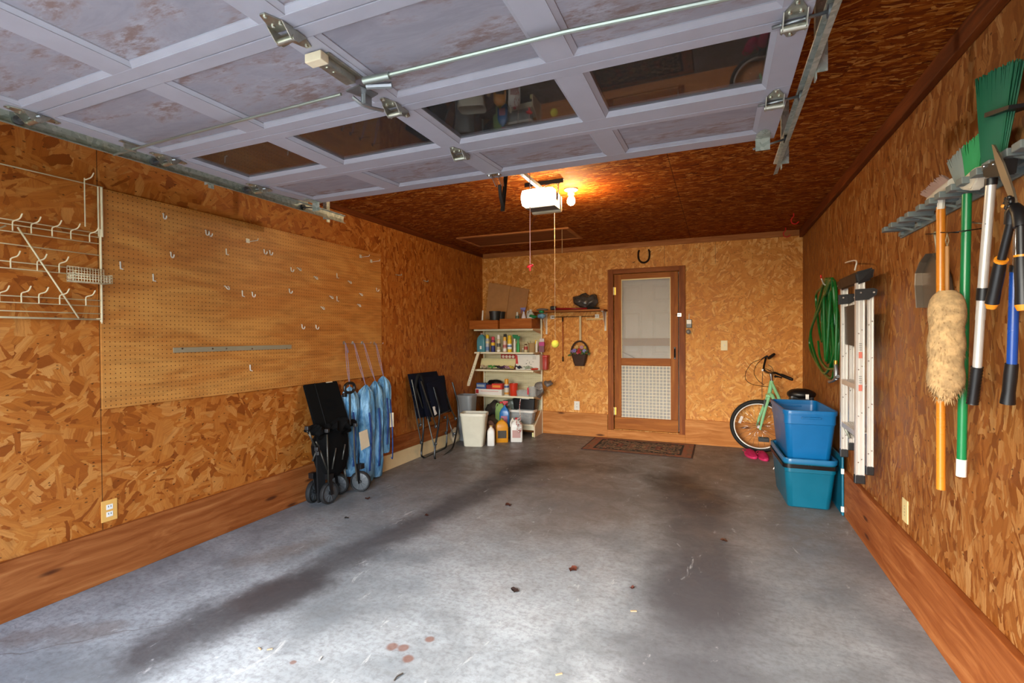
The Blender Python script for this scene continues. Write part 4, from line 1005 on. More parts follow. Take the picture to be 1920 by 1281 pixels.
# big teal jug
def jug(name, label, cat_, c, hx, hy, h, mat, capmat, rot=0, label_mat=None, handle=True, capxy=(0, 0), group=None):
    t = thing(name, label, cat_, c, group); x, y, z = c
    g = G().rr((x, y), [(z, hx*.94, hy*.94, .012), (z+.008, hx, hy, .016), (z+h*.62, hx, hy, .018), (z+h*.74, hx*.93, hy*.95, .02), (z+h*.84, hx*.66, hy*.7, .02), (z+h*.90, hx*.36, hy*.5, .014, *capxy), (z+h*.93, .016, .016, .0158, *capxy)], rot, 5)
    build('body', g, mat, t); R = Matrix.Rotation(rot, 3, 'Z'); cp = V((x, y, 0))+R @ V((capxy[0], capxy[1], 0))
    build('cap', G().lathe((cp.x, cp.y, z+h*.931), [(.02, 0), (.02, h*.06), (.016, h*.069)], 16), capmat, t)
    if handle:
        g = G(); q = [V((-hx*.35, 0, h*.86)), V((-hx*.75, 0, h*.92)), V((-hx*.98, 0, h*.80)), V((-hx*1.0, 0, h*.62))]; g.tube(cat([V((x, y, z))+R @ p_ for p_ in q], 5), .008, 8); build('handle', g, mat, t)
    if label_mat:
        g = G().box(V((x, y, z+h*.34))+R @ V((0, -hy-.0008, 0)), (hx*1.4, .0012, h*.32), rot); build('label', g, label_mat, t)
    return t
t = thing('fluid_jug', 'big teal plastic jug at the left end of the can shelf', 'jug', (-3.02, 6.13, Z2), gp)
build('body', G().rr((-3.025, 6.13), [(Z2, .058, .04, .015), (Z2+.01, .062, .044, .02), (Z2+.15, .062, .044, .02), (Z2+.19, .056, .04, .02), (Z2+.225, .036, .028, .02), (Z2+.24, .016, .016, .015)], 0, 5), C('teal_jug', '#4d8b98', .35), t)
build('cap', G().lathe((-3.025, 6.13, Z2+.2405), [(.018, 0), (.018, .02), (.015, .022)], 16), C('jug_cap', '#b89a90', .5), t)
build('label', G().box((-3.02, 6.0850, Z2+.06), (.028, .0015, .045)), M['white'], t)
def px_x(px, y=6.11): return P(px, 650, y=y).x
ww = C('white_can', '#e4e2da', .35); ye = C('yellow_cap', '#e0bd22', .4)
can(px_x(913.5), 6.12, Z2, .027, .235, C('grey_can', '#a9adb3', .35), ye, 'grey spray can with a yellow cap next to the teal jug', band=[(C('band_blue', '#5d78a8', .4), .08, .3), (C('band_cream', '#dccf9c', .4), .5, .62)], group=gp)
can(px_x(924), 6.12, Z2, .028, .21, C('navy_can', '#28306e', .35), C('pink_cap', '#cf4455', .4), 'dark blue can with yellow band and pinkish red cap', band=[(C('band_yellow', '#e8b624', .4), .42, .62), (C('band_red', '#b3203a', .4), .66, .71)], group=gp)
can(px_x(934.5), 6.12, Z2, .027, .235, C('beige_can', '#c9bc95', .35), ww, 'beige spray can with a plain white cap', band=[(C('band_dark', '#5b584c', .4), .3, .5), (ww, .02, .12)], caph=.06, group=gp)
can(px_x(944), 6.17, Z2, .026, .245, C('black_can', '#24231f', .35), M['black'], 'slim black spray can with black cap behind the others', group=gp)
can(px_x(946.5), 6.11, Z2, .027, .205, C('rose_can', '#d6b9a8', .35), C('amber_cap', '#e5b548', .4), 'rose and white spray can with amber cap', band=[(C('band_rose', '#b3625f', .4), .3, .48), (ww, .06, .22)], group=gp)
can(px_x(955.5), 6.11, Z2, .029, .225, C('yellow_can', '#e8c01c', .35), ye, 'bright yellow spray can with a blue and white label', band=[(C('band_white', '#e9e9e4', .4), .18, .5), (C('band_blue2', '#2e62a8', .4), .26, .4)], capr=.024, group=gp)
def trigger(x, y, z, h, body, head, label, hx=.03, hy=.022, liquid=None, group=None, rot=0, name='spray_bottle', lab=None):
    t = thing(name, label, 'spray bottle', (x, y, z), group)
    build('body', G().rr((x, y), [(z, hx*.95, hy*.95, .01), (z+.006, hx, hy, .014), (z+h*.52, hx, hy, .014), (z+h*.66, hx*.66, hy*.8, .014), (z+h*.74, .013, .013, .0125), (z+h*.80, .012, .012, .0115)], rot, 5), body, t)
    R = Matrix.Rotation(rot, 3, 'Z'); b = V((x, y, z))
    hd = build('collar', G().lathe(b+V((0, 0, h*.801)), [(.0155, 0), (.0155, .018)], 14), head, t)
    g = G(); prof = [V((-.022, 0, h*.80+.018)), V((.018, 0, h*.80+.018)), V((.022, 0, h*.80+.03)), V((.045, 0, h*.80+.034)), V((.045, 0, h*.80+.052)), V((-.03, 0, h*.80+.056))]
    g.prism([b+R @ (p_+V((0, -.010, 0))) for p_ in prof], R @ V((0, .020, 0))); build('trigger_head', g, head, hd)
    g = G(); g.tube(cat([b+R @ V((.022, 0, h*.80+.034)), b+R @ V((.034, 0, h*.80+.010)), b+R @ V((.030, 0, h*.80-.012))], 4), .0045, 6); build('trigger', g, head, hd)
    if lab: build('label', G().box(b+R @ V((0, -hy-.001, h*.28)), (hx*1.3, .0012, h*.26), rot), lab, t)
    return t
gr_ = C('garden_green', '#187a4a', .4)
trigger(px_x(964.5), 6.12, Z2, .225, ww, gr_, 'narrow white trigger bottle with a dark green spray head', .016, .016, group=gp, rot=0)
trigger(px_x(971), 6.12, Z2, .20, C('leaf_green_bottle', '#279a4a', .35), gr_, 'leaf green trigger bottle beside the narrow white one', .021, .018, group=gp, rot=3.14, lab=C('lab_green', '#c9d7b0', .4))
can(px_x(985.5), 6.12, Z2, .024, .11, C('tin_cream', '#cfc49a', .4), C('brown_top', '#6d5137', .6), 'short tin with a dark red and cream label', 'tin', band=[(C('band_red3', '#a33a2a', .4), .3, .7)], caph=.02, group=gp, name='small_tin')
can(px_x(979), 6.14, Z2, .013, .05, C('tiny_pot', '#8c8672', .4), M['white'], 'tiny squat pot beside the short tin', 'pot', caph=.015, group=gp, name='small_pot')
t = thing('peat_pot', 'tan tapered fibre pot holding a yellow marker on the can shelf', 'pot', (px_x(997), 6.12, Z2), gp)
g = G(); c = V((px_x(997), 6.12, Z2)); g.lathe(c, [(.038, 0), (.052, .12), (.055, .122), (.047, .116), (.034, .006)], 22); build('pot', g, C('peat_tan', '#a98a5e', .9), t)
build('twigs', G().tube([c+V((-.03, 0, .03)), c+V((-.06, -.01, .14))], .003, 5).tube([c+V((0, 0, .03)), c+V((-.03, .01, .15))], .003, 5).tube([c+V((.01, 0, .03)), c+V((.03, .01, .14))], .003, 5), C('twig', '#5a4b35', .8), t)
mk = c+V((.052, -.0, .0)); can(mk.x+.012, 6.1, Z2, .0105, .16, C('marker_body', '#c9bc9c', .4), ye, 'slim upright tube with yellow cap right of the tan pot', 'tube', caph=.05, capr=.013, group=gp, name='marker_tube')
can(px_x(1007.5), 6.09, Z2, .010, .15, ww, ww, 'slim white tube standing near the shelf end', 'tube', caph=.02, group=gp, name='glue_tube')
t = thing('detergent_box', 'white and purple carton with magenta band at the right end of the can shelf', 'carton', (px_x(1014), 6.15, Z2), gp); c = V((px_x(1014), 6.15, Z2))
build('carton', G().box(c+V((0, 0, .06)), (.07, .05, .12), .1, .003), C('purple_carton', '#7c4b58', .6), t); build('magenta_band', G().box(c+V((.004, -.004, .11)), (.072, .052, .05), .1), C('magenta', '#b32a78', .5), t)
build('white_spout', G().box(c+V((.0, .01, .16)), (.06, .03, .045), .1, .004), C('lilac_white', '#ccc6c6', .5), t)

# ---- drawers used as trays on the top shelf
Z1 = ZS[0]
def drawer(x0, x1, y0, y1, z, h, label, rot=0):
    t = thing('wooden_drawer', label, 'drawer', ((x0+x1)/2, (y0+y1)/2, z), 'wooden drawers on top of the shelves'); cx, cy = (x0+x1)/2, (y0+y1)/2
    build('front', G().box((cx, y0+.008, z+h/2), (x1-x0, .016, h), 0, .002), M['drawer'], t)
    g = G(); g.bx(x0, x0+.012, y0+.0162, y1, z, z+h-.004); g.bx(x1-.012, x1, y0+.0162, y1, z, z+h-.004); g.bx(x0+.012, x1-.012, y1-.012, y1, z, z+h-.004); g.bx(x0+.012, x1-.012, y0+.0162, y1-.012, z, z+.006); build('tray', g, M['drawer'], t)
    return t
drawer(-3.125, -2.70, 5.95, 6.28, Z1, .118, 'wooden drawer laid as a tray on the left of the top shelf')
drawer(-2.692, -2.235, 6.0, 6.33, Z1, .135, 'wooden drawer laid as a tray on the right of the top shelf')
ZD = Z1+.008
def sheet(name, label, pts, th, mat):
    g = G().prism(pts, th); return one(name, g, mat, label, 'cardboard')
sheet('cardboard_sheet', 'tall leaning cardboard sheet, the left and higher of two', [P(910, 598, y=6.262), P(917, 530, y=6.345), P(956.5, 536, y=6.345), P(948, 598, y=6.262)], (0, .008, 0), M['cardboard'])
sheet('cardboard_sheet', 'leaning cardboard sheet tilted behind the purple spray bottle', [P(944, 598, y=6.285), P(956, 537, y=6.36), P(992, 542, y=6.36), P(983, 598, y=6.285)], (0, .008, 0), M['cardboard2'])
def plantpot(x, y, z, r0, r1, h, label):
    g = G().lathe((x, y, z), [(r0, 0), (r1, h-.02), (r1+.004, h-.02), (r1+.005, h), (r1-.003, h), (r1-.005, h-.03), (r0-.004, .006)], 24); return one('plant_pot', g, C('black_pot', '#232322', .5), label, 'plant pot', 'black plant pots in the drawer')
plantpot(P(928, 600, y=6.08).x, 6.08, ZD, .060, .076, .235, 'black plastic plant pot standing in the left drawer')
plantpot(P(941.5, 600, y=6.20).x-.02, 6.185, ZD, .052, .066, .232, 'black plastic plant pot half hidden behind the other pot')
q = P(904, 598, y=6.03); g = G(); g.cyl(q+V((0, 0, -.06)), q+V((.012, 0, .115)), .011, .010, 12); one('white_tube', g, M['white'], 'short white tube leaning upright in the left drawer', 'tube')
q = P(970, 598, y=6.07); can(q.x, 6.07, ZD, .026, .215, C('clearish_can', '#c4c2b6', .35), C('silver_cap', '#b4b4a8', .4), 'small grey bottle with trigger in the right drawer', 'bottle', band=[(C('dark_lab', '#4b5a4c', .4), .6, .78)], caph=.04, capr=.014, name='small_bottle')
q = P(981, 598, y=6.07); trigger(q.x, 6.09, ZD, .275, C('pale_lilac', '#c9c4cf', .3), C('violet_head', '#3d2c86', .4), 'pale spray bottle with a violet trigger head', .03, .024, rot=3.4)
q = P(993, 590, y=6.12); jug('fluid_jug', 'clear jug with a dark blue label lying in the right drawer', 'jug', (q.x, 6.16, ZD), .05, .04, .25, C('cloudy_jug', '#b9bdb9', .3), M['white'], .2, C('darkblue_label', '#3c5068', .4))
def crumple(name, label, cat_, c, r, mat, seed=1, amp=.02, sc=16, seg=24, ymax=None):
    g = G().sph(c, r, seg)
    for v in g.b.verts:
        v.co += mnoise.noise_vector(v.co*sc+V((seed*3.1, 0, 0)))*amp
        if ymax is not None: v.co.y = min(v.co.y, ymax)
    return one(name, g, mat, label, cat_)
q = P(997, 596, y=6.03); crumple('green_bag', 'crumpled green plastic bag spilling over the drawer front', 'bag', (q.x, 6.07, 1.595), (.05, .045, .022), C('bag_green', '#1f7d48', .35), 2, .014)
q = P(1012, 591, y=6.05); crumple('bag_bundle', 'blue and white plastic bag bundle at the right end of the top shelf', 'bag', (q.x, 6.12, 1.60), (.06, .05, .035), C('bag_blue', '#6fa0c4', .35), 3, .022)
q = P(1014, 583, y=6.05); crumple('green_bag', 'crumpled green plastic bag sitting on the blue and white bundle', 'bag', (q.x-.01, 6.12, 1.655), (.035, .035, .02), C('bag_green2', '#1d8a55', .35), 4, .012)

# ---- third shelf: boxes, gloves
Z3 = ZS[2]
t = thing('carton', 'big white carton with red mark and line drawing on the third shelf', 'carton', (-2.42, 6.2, Z3)); a = P(967, 694, y=6.14); b = P(1012, 694, y=6.14)
w0, w1 = a.x, b.x; build('box', G().bx(w0, w1, 6.14, 6.30, Z3, Z3+.205, .002), C('carton_white', '#dedad0', .6), t)
build('red_corner', G().prism([(w0, 6.139, Z3+.08), (w0+.038, 6.139, Z3+.08), (w0+.025, 6.139, Z3+.2), (w0, 6.139, Z3+.2)], (0, -.001, 0)), C('print_red', '#c43a33', .5), t)
g = G()
for (u, v, a_, b_) in ((.17, .13, .018, .004), (.20, .10, .004, .03), (.22, .075, .02, .004), (.155, .085, .012, .01), (.25, .11, .022, .004), (.19, .05, .016, .012), (.27, .15, .05, .003), (.27, .165, .05, .003), (.27, .18, .05, .003)): g.bx(w0+u-a_/2, w0+u+a_/2, 6.1385, 6.1398, Z3+v-b_/2, Z3+v+b_/2)
build('printing', g, C('print_dark', '#3d3c3b', .6), t)
t = thing('snack_box', 'red carton with pale round pictures behind the cream tray', 'carton', (-2.63, 6.3, Z3)); a = P(940, 690, y=6.28); b = P(972, 690, y=6.28)
build('box', G().bx(a.x, b.x, 6.27, 6.34, Z3, Z3+.235, .002), C('carton_red', '#a5251f', .5), t)
for k in range(4): build('picture', G().lathe((a.x+.035+k*.05, 6.2695, Z3+.17), [(.021, 0), (.020, .0012)], 14, axis=V((0, -1, 0))), C('picture_cream', '#d7c4b0', .5), t)
build('top_print', G().bx(a.x+.02, b.x-.06, 6.2685, 6.27, Z3+.205, Z3+.226), C('print_grey', '#7a6f68', .5), t)
a = P(898, 690, y=6.12); b = P(963, 690, y=6.12)
g = G(); g.hexa([(a.x+.01, 6.13, Z3+.012), (b.x, 6.13, Z3+.012), (b.x, 6.14, Z3+.012), (a.x+.01, 6.14, Z3+.012), (a.x-.012, 6.23, Z3+.145), (b.x, 6.23, Z3+.145), (b.x, 6.24, Z3+.145), (a.x-.012, 6.24, Z3+.145)])
one('cream_panel', g, C('panel_cream', '#e2d8a6', .5), 'tilted cream panel standing on the third shelf behind the gloves', 'panel')
def tuft(name, label, cat_, c, dims, mat, seed):
    rnd = random.Random(seed); g = G()
    for k in range(9):
        a_ = rnd.uniform(-.5, .5)+(math.pi if rnd.random() < .5 else 0); L_ = dims[0]*rnd.uniform(.5, 1)
        p = V(c)+V((rnd.uniform(-.3, .3)*dims[0], rnd.uniform(-.3, .3)*dims[1], rnd.uniform(0, .5)*dims[2]))
        g.tube(cat([p, p+V((math.cos(a_)*L_*.3, math.sin(a_)*L_*.1, dims[2]*.4)), p+V((math.cos(a_)*L_*.6, math.sin(a_)*L_*.2, dims[2]*rnd.uniform(0, .5)))], 3), [.011]*3+[.012]*3+[.006], 7, flat=.6)
    return one(name, g, mat, label, cat_, 'garden gloves and packets on the third shelf')
for i, (px, wdt, hexc, lab, nm, ct) in enumerate(((908, .09, '#b9a88e', 'pale patterned packet at the left of the third shelf', 'seed_packet', 'packet'), (921, .08, '#4f9646', 'bright green garden glove on the third shelf', 'garden_glove', 'glove'), (935, .10, '#20221f', 'black glove lying across the third shelf', 'garden_glove', 'glove'), (942, .09, '#4a2a4a', 'plum coloured glove in the middle of the third shelf', 'garden_glove', 'glove'), (952, .08, '#b48a9c', 'pinkish purple patterned glove on the third shelf', 'garden_glove', 'glove'), (961, .07, '#c9b43f', 'yellow and black packet on the third shelf', 'seed_packet', 'packet'), (973, .09, '#252a3a', 'navy folded glove in front of the white carton', 'garden_glove', 'glove'), (988, .10, '#a9b39b', 'greenish clear wrapper in front of the white carton', 'wrapper', 'wrapper'))):
    q = P(px, 690, y=6.09); tuft(nm, lab, ct, (q.x, 6.09, Z3+.014), (wdt, .05, .045), C('glove_%d' % i, hexc, .7), i+4)
q = P(1002, 692, y=6.09); crumple('red_packet', 'flat red packet at the right end of the third shelf', 'packet', (q.x, 6.085, Z3+.02), (.055, .03, .013), C('packet_red', '#cc3f26', .4), 6, .008)
t = thing('coffee_tub', 'red ribbed plastic tub hanging past the right end of the third shelf', 'tub', (-2.17, 6.30, Z3)); q = P(1022, 690, y=6.31)
build('body', G().rr((q.x, 6.31), [(Z3-.0, .042, .045, .02), (Z3+.16, .05, .055, .02), (Z3+.17, .046, .05, .02)], 0, 5), C('tub_red', '#a93329', .35), t)
build('lid', G().rr((q.x, 6.31), [(Z3+.171, .052, .057, .02), (Z3+.19, .052, .057, .02), (Z3+.195, .046, .05, .02)], 0, 5), C('tub_lid', '#c8453c', .35), t)
g = G(); rg = [V((q.x-.045+.028*math.cos(t_)*.6, 6.252, Z3+.085+.075*math.sin(t_))) for t_ in [2*math.pi*k/20 for k in range(20)]]; g.tube(rg, .006, 8, closed=True); build('handle', g, C('tub_handle', '#8f4a3e', .4), t)

# ---- fourth shelf
Z4 = ZS[3]
t = thing('carton', 'long low white carton with a red end on the fourth shelf', 'carton', (-2.9, 6.08, Z4)); a = P(887, 740, y=6.075); b = P(941, 740, y=6.075)
build('box', G().bx(max(a.x, -3.10), b.x, 6.07, 6.20, Z4, Z4+.078, .002), C('carton_pale', '#e3ddd2', .6), t); build('red_end', G().bx(max(a.x, -3.10)+.006, a.x+.09, 6.069, 6.0698, Z4+.016, Z4+.07), C('end_red', '#b02c2c', .5), t); build('printing', G().bx(a.x+.12, b.x-.05, 6.069, 6.0698, Z4+.045, Z4+.055), C('print_pink', '#d9a79e', .5), t)
def pbox(name, label, px0, px1, y0, y1, z, h, mat, bandmat=None, group='boxes on the fourth shelf'):
    a, b = P(px0, 740, y=y0), P(px1, 740, y=y0); t = thing(name, label, 'box', ((a.x+b.x)/2, (y0+y1)/2, z), group); ax0 = max(a.x, -3.10)
    build('box', G().bx(ax0, b.x, y0, y1, z, z+h, .002), mat, t)
    if bandmat: build('printing', G().bx(ax0+.01, b.x-.02, y0-.001, y0-.0002, z+h*.3, z+h*.75), bandmat, t)
    return t
pbox('tool_box', 'blue and grey printed box on the left of the fourth shelf', 888, 911, 6.10, 6.19, Z4+.079, .075, C('box_blue', '#35538a', .5), C('box_grey', '#9aa4ab', .5))
pbox('tool_box', 'dark red box beside the blue printed box', 912, 923, 6.09, 6.18, Z4+.079, .055, C('box_darkred', '#8e1f1c', .5))
pbox('tool_box', 'bright red and yellow box stacked on the long white carton', 922, 941, 6.085, 6.19, Z4+.079, .075, C('box_red', '#cb2a1f', .5), C('box_orange', '#e48b35', .5))
crumple('black_bag', 'black crumpled bag behind the red boxes on the fourth shelf', 'bag', (P(927, 720, y=6.26).x, 6.29, Z4+.11), (.12, .05, .09), M['black'], 8, .02, ymax=6.37)
can(P(950, 740, y=6.09).x, 6.09, Z4, .034, .225, C('label_can', '#cfc7b2', .35), C('orange_cap', '#e39a2a', .4), 'white aerosol with orange cap and blue lettering band on the fourth shelf', band=[(C('band_b', '#41608f', .4), .48, .6), (C('band_o', '#d79a3f', .4), .08, .2)], caph=.07)
t = thing('red_cup', 'translucent red plastic cup on the fourth shelf', 'cup', (P(963, 740, y=6.1).x, 6.1, Z4)); q = P(963, 740, y=6.1)
build('cup', G().lathe((q.x, 6.1, Z4), [(.045, 0), (.05, .01), (.057, .14), (.062, .165), (.058, .165), (.052, .14), (.044, .012)], 24), C('cup_red', '#cf3a22', .3), t)
q = P(981, 740, y=6.1); g = G().rr((q.x, 6.12), [(Z4, .085, .045, .015), (Z4+.075, .095, .055, .02), (Z4+.078, .098, .058, .02), (Z4+.072, .09, .05, .02), (Z4+.004, .08, .04, .015)], 0, 4); one('clear_tray', g, M['clear'], 'shallow clear plastic tray beside the red cup', 'tray')
t = thing('measuring_jug', 'clear plastic jug with a red strip on the fourth shelf', 'jug', (P(998, 740, y=6.1).x, 6.1, Z4)); q = P(999, 740, y=6.1)
build('body', G().lathe((q.x, 6.1, Z4), [(.05, 0), (.054, .01), (.062, .13), (.064, .132), (.059, .13), (.05, .012)], 24), M['clear'], t)
build('red_strip', G().box((q.x-.05, 6.052, Z4+.075), (.022, .003, .09), .5, .001), C('strip_red', '#c43040', .4), t)
M['greybag'] = see('grey_carrier_bag', '#6d6763', .86, .35)
q = P(1010, 735, y=6.12); crumple('carrier_bag', 'grey plastic carrier bag stuffed at the right end of the fourth shelf', 'bag', (q.x, 6.16, Z4+.085), (.055, .06, .095), M['greybag'], 9, .035, ymax=6.37)
q = P(1027, 722, y=6.2); crumple('carrier_bag', 'grey plastic bag hanging off the right side of the shelving', 'bag', (q.x+.01, 6.2, .70), (.065, .05, .045), M['greybag'], 11, .03, ymax=6.37)

# ---- bottom: clear tote, crate, bags
def tote(name, label, c, hx, hy, h, mat, rimmat, rot=0, taper=.86, th=.004, cat_='storage tub', rim=.012, rad=.03, parts=True):
    t = thing(name, label, cat_, (c[0], c[1], c[2])); x, y, z = c
    g = G().rr((x, y), [(z, hx*taper*.97, hy*taper*.97, rad), (z+.006, hx*taper, hy*taper, rad), (z+h-.03, hx*.985, hy*.985, rad), (z+h-.03, hx*.985-th, hy*.985-th, rad), (z+.01, hx*taper-th, hy*taper-th, rad*.9)], rot, 6, True, True)
    build('body', g, mat, t)
    g = G().rr((x, y), [(z+h-.03, hx+rim, hy+rim, rad+rim), (z+h-.002, hx+rim, hy+rim, rad+rim), (z+h, hx+rim-.003, hy+rim-.003, rad+rim-.003), (z+h, hx-th*1.2, hy-th*1.2, rad), (z+h-.031, hx-th*1.2, hy-th*1.2, rad), (z+h-.031, hx+rim-.002, hy+rim-.002, rad+rim)], rot, 6, False, False)
    build('rim', g, rimmat, t); return t
q = P(985, 795, y=6.1)
tote('clear_tote', 'clear plastic tote with white rim on the bottom shelf', (-2.44, 6.14, ZS[4]), .19, .085, .185, M['clear'], M['white'])
crumple('clear_bag_stuff', 'pale plastic bag bundle inside the clear tote', 'bag', (-2.42, 6.14, ZS[4]+.07), (.10, .05, .05), C('pale_stuff', '#b9b6ad', .4), 12, .03)
t = thing('black_crate', 'black plastic crate of packets resting on the clear tote', 'crate', (-2.40, 6.2, ZS[4]+.186)); a = P(975, 770, y=6.10)
zz = ZS[4]+.187; g = G().rr((-2.40, 6.2), [(zz, .15, .08, .02), (zz+.14, .162, .09, .02), (zz+.14, .156, .084, .02), (zz+.006, .145, .075, .02)], 0, 4); build('crate', g, M['black'], t)
for i, (dx, dy, w_, h_, hexc, r_2, lab) in enumerate(((-.07, -.03, .09, .12, '#8f9cb0', .2, 'blue-grey packet standing in the black crate'), (.03, -.035, .07, .13, '#c5c9ca', -.3, 'white and blue packet standing in the black crate'), (.10, -.02, .06, .11, '#8b7f83', .25, 'mauve packet at the right of the black crate'))):
    one('packet', G().box((-2.40+dx, 6.2+dy-.02, zz+.01+h_/2), (w_, .012, h_), Matrix.Rotation(r_2, 3, 'Y'), .002), C('packet_%d' % i, hexc, .4), lab, 'packet', 'packets in the black crate')
g = G().prism([(-2.45, 6.13, zz+.13), (-2.40, 6.12, zz+.175), (-2.33, 6.13, zz+.155), (-2.31, 6.13, zz+.06), (-2.36, 6.13, zz+.13)], (0, .006, 0)); one('paper', g, M['white'], 'folded white paper sticking out of the black crate', 'paper')
crumple('black_bag', 'dark bag bulging under the fourth shelf on the left', 'bag', (P(925, 775, y=6.2).x, 6.22, .30), (.11, .09, .12), C('dark_bag', '#3b342c', .6), 15, .045)
crumple('grey_bag', 'grey green plastic bag bulging in the middle of the bottom space', 'bag', (P(958, 768, y=6.25).x, 6.27, .36), (.15, .08, .10), see('murky_bag', '#7c8478', .85, .3), 16, .04, ymax=6.375)
crumple('paper_scrap_bundle', 'bundle of purple and tan scraps behind the narrow white bottle', 'bundle', (P(918, 785, y=5.75).x, 5.78, .13), (.06, .05, .115), C('scrap', '#7a5648', .7), 17, .04)
crumple('dark_sack', 'dark brown sack standing on the floor behind the floor bottles', 'sack', (P(925, 800, y=5.95).x-.05, 5.95, .14), (.12, .08, .135), C('sack_brown', '#4e3f30', .8), 18, .03)
# ---- bottles on the floor
gf = 'bottles standing on the floor by the shelves'
q = P(919, 836, z=0); jug('white_bottle', 'narrow square white bottle on the floor next to the waste bin', 'bottle', (q.x-.0, q.y+.03, 0), .045, .045, .245, M['white'], C('tan_cap', '#c9a36a', .5), .35, None, False, group=gf)
q = P(938, 830, z=0); jug('oil_jug', 'amber yellow jug with dark oval label on the floor', 'jug', (q.x, q.y+.05, 0), .078, .05, .30, C('amber_jug', '#d78f1b', .35), C('olive_cap', '#7c7a28', .5), .5, C('oil_label', '#3d3527', .5), False, group=gf)
q = P(966, 829, z=0); jug('white_jug', 'white jug draped with red and white rope on the floor', 'jug', (q.x, q.y+.05, 0), .075, .055, .30, M['white'], C('red_cap', '#b3262a', .4), .35, C('red_print', '#b98d84', .5), True, group=gf)
q = P(954, 826, z=0); can(q.x, q.y+.13, 0, .03, .27, C('darkgreen_bottle', '#1f6b44', .3), C('ivory_cap', '#e5dfc0', .4), 'dark green bottle with ivory cap squeezed between two jugs', 'bottle', caph=.07, capr=.013, group=gf, name='green_bottle')
trigger(P(948, 770, y=5.95).x, 5.92, .14, .36, C('glass_blue', '#1f6fb4', .25), C('red_head', '#c02b35', .4), 'blue cleaner bottle with red and white trigger head', .065, .035, rot=.2, lab=C('pinkwhite', '#b86f86', .5), group=gf)
one('upturned_box', G().rr((P(948, 770, y=5.95).x, 5.93), [(0, .08, .045, .01), (.138, .075, .04, .01)]), C('box_olive', '#5f5a45', .7), 'low dark box under the blue cleaner bottle', 'box')
q = P(938, 770, y=5.97); t = jug('green_jug', 'pale green jug with red cap behind the amber jug', 'jug', (q.x, 6.0, .12), .075, .045, .34, C('pale_green', '#8fb06a', .35), C('red_cap2', '#c52b2b', .4), .0, None, True, group=gf)
one('support_box', G().rr((q.x, 6.0), [(0, .07, .045, .01), (.118, .07, .045, .01)]), C('box_brown', '#6b5740', .7), 'low brown box under the pale green jug', 'box')
# rope coil on the white jug
g = G(); q = P(974, 795, y=5.68); pts = []
for k in range(60):
    t_ = k/59; a_ = t_*math.pi*5; pts.append(V((q.x-.01+.03*math.cos(a_)*(1-.3*t_)+.02*t_, 5.66+.02*math.sin(a_), .30-.17*t_+.03*math.sin(a_*1.0))))
pts = [P(976, 748, y=6.0), P(974, 765, y=5.95), P(976, 785, y=5.8), P(974, 793, y=5.7)]+pts
g.tube(cat(pts, 2), .0055, 6)
n = N('rope_red_white'); vv = n.n('ShaderNodeTexVoronoi', {'Vector': n.obj(), 'Scale': 70.0}).outputs['Color']; ropem = n.bsdf(n.mix(n.math('GREATER_THAN', n.sep(vv)[0], .6), '#e0d8cc', '#a84040'), .8)
one('rope', g, ropem, 'white and red rope trailing down from the tote over the white jug', 'rope')
# ---- waste bins
def bin_(name, label, c, rot, hx, hy, h, mat, t_=.72):
    x, y = c; t = thing(name, label, 'waste bin', (x, y, 0), 'plastic waste bins near the shelves')
    g = G().rr((x, y), [(0, hx*t_*.97, hy*t_*.97, .03), (.008, hx*t_, hy*t_, .035), (h-.03, hx*.96, hy*.96, .045), (h-.03, hx*.96-.004, hy*.96-.004, .042), (.012, hx*t_-.005, hy*t_-.005, .03)], rot, 6); build('body', g, mat, t)
    g = G().rr((x, y), [(h-.034, hx, hy, .05), (h-.004, hx, hy, .05), (h, hx-.003, hy-.003, .048), (h, hx*.96-.005, hy*.96-.005, .04), (h-.032, hx*.96-.005, hy*.96-.005, .04)], rot, 6, False, False); build('rim', g, mat, t); return t
bin_('waste_bin', 'tall off-white waste bin standing on the floor before the shelves', (-2.755, 5.36), .25, .165, .115, .405, C('bin_white', '#d9d3bd', .4))
bin_('waste_bin', 'grey waste bin partly hidden behind the off-white bin', (-2.995, 5.615), .05, .112, .115, .585, C('bin_grey', '#85898a', .45), .74)
crumple('clear_bag', 'beige clear plastic bag on the floor behind the folded chair', 'bag', (-3.02, 5.33, .105), (.055, .07, .10), M['clearbag'], 20, .02)

# ------------------------------------------------------------------ back wall fittings
YW = YB
g = G().bx(-2.33, -1.325, YB-.24, YB-.001, 1.655, 1.675, .002)
sb = thing('wall_shelf', 'narrow wooden wall shelf on the back wall left of the screen door', 'wall shelf', (-1.83, YB-.12, 1.655)); build('board', g, M['shelf_wood'], sb)
for x, z0 in ((-1.352, 1.40), (-2.165, 1.36)):
    g = G(); g.bx(x-.012, x+.012, YB-.006, YB-.001, z0, 1.654); g.bx(x-.012, x+.012, YB-.20, YB-.006, 1.646, 1.654); g.prism([(x-.002, YB-.006, z0+.02), (x-.002, YB-.006, 1.646), (x-.002, YB-.18, 1.646)], (.004, 0, 0))
    build('bracket', g, M['white'], sb)
g = G(); c = (-1.585, YB-.125, 1.785); g.sph(c, (.165, .09, .115), 40)
for v in g.b.verts:
    v.co += mnoise.noise_vector(v.co*9)*.05+mnoise.noise_vector(v.co*26)*.016; v.co.y = min(v.co.y, YB-.01)
    v.co.z = max(v.co.z, 1.706)
one('rubbish_bag', g, colour('dark_grey_bag', '#46423f', .28), 'shiny dark grey stuffed plastic bag lying on the wall shelf', 'bag')
t = thing('tripod_stand', 'red and black folded tripod lying along the wall shelf', 'tripod', (-1.8, YB-.12, 1.676)); zt = 1.695
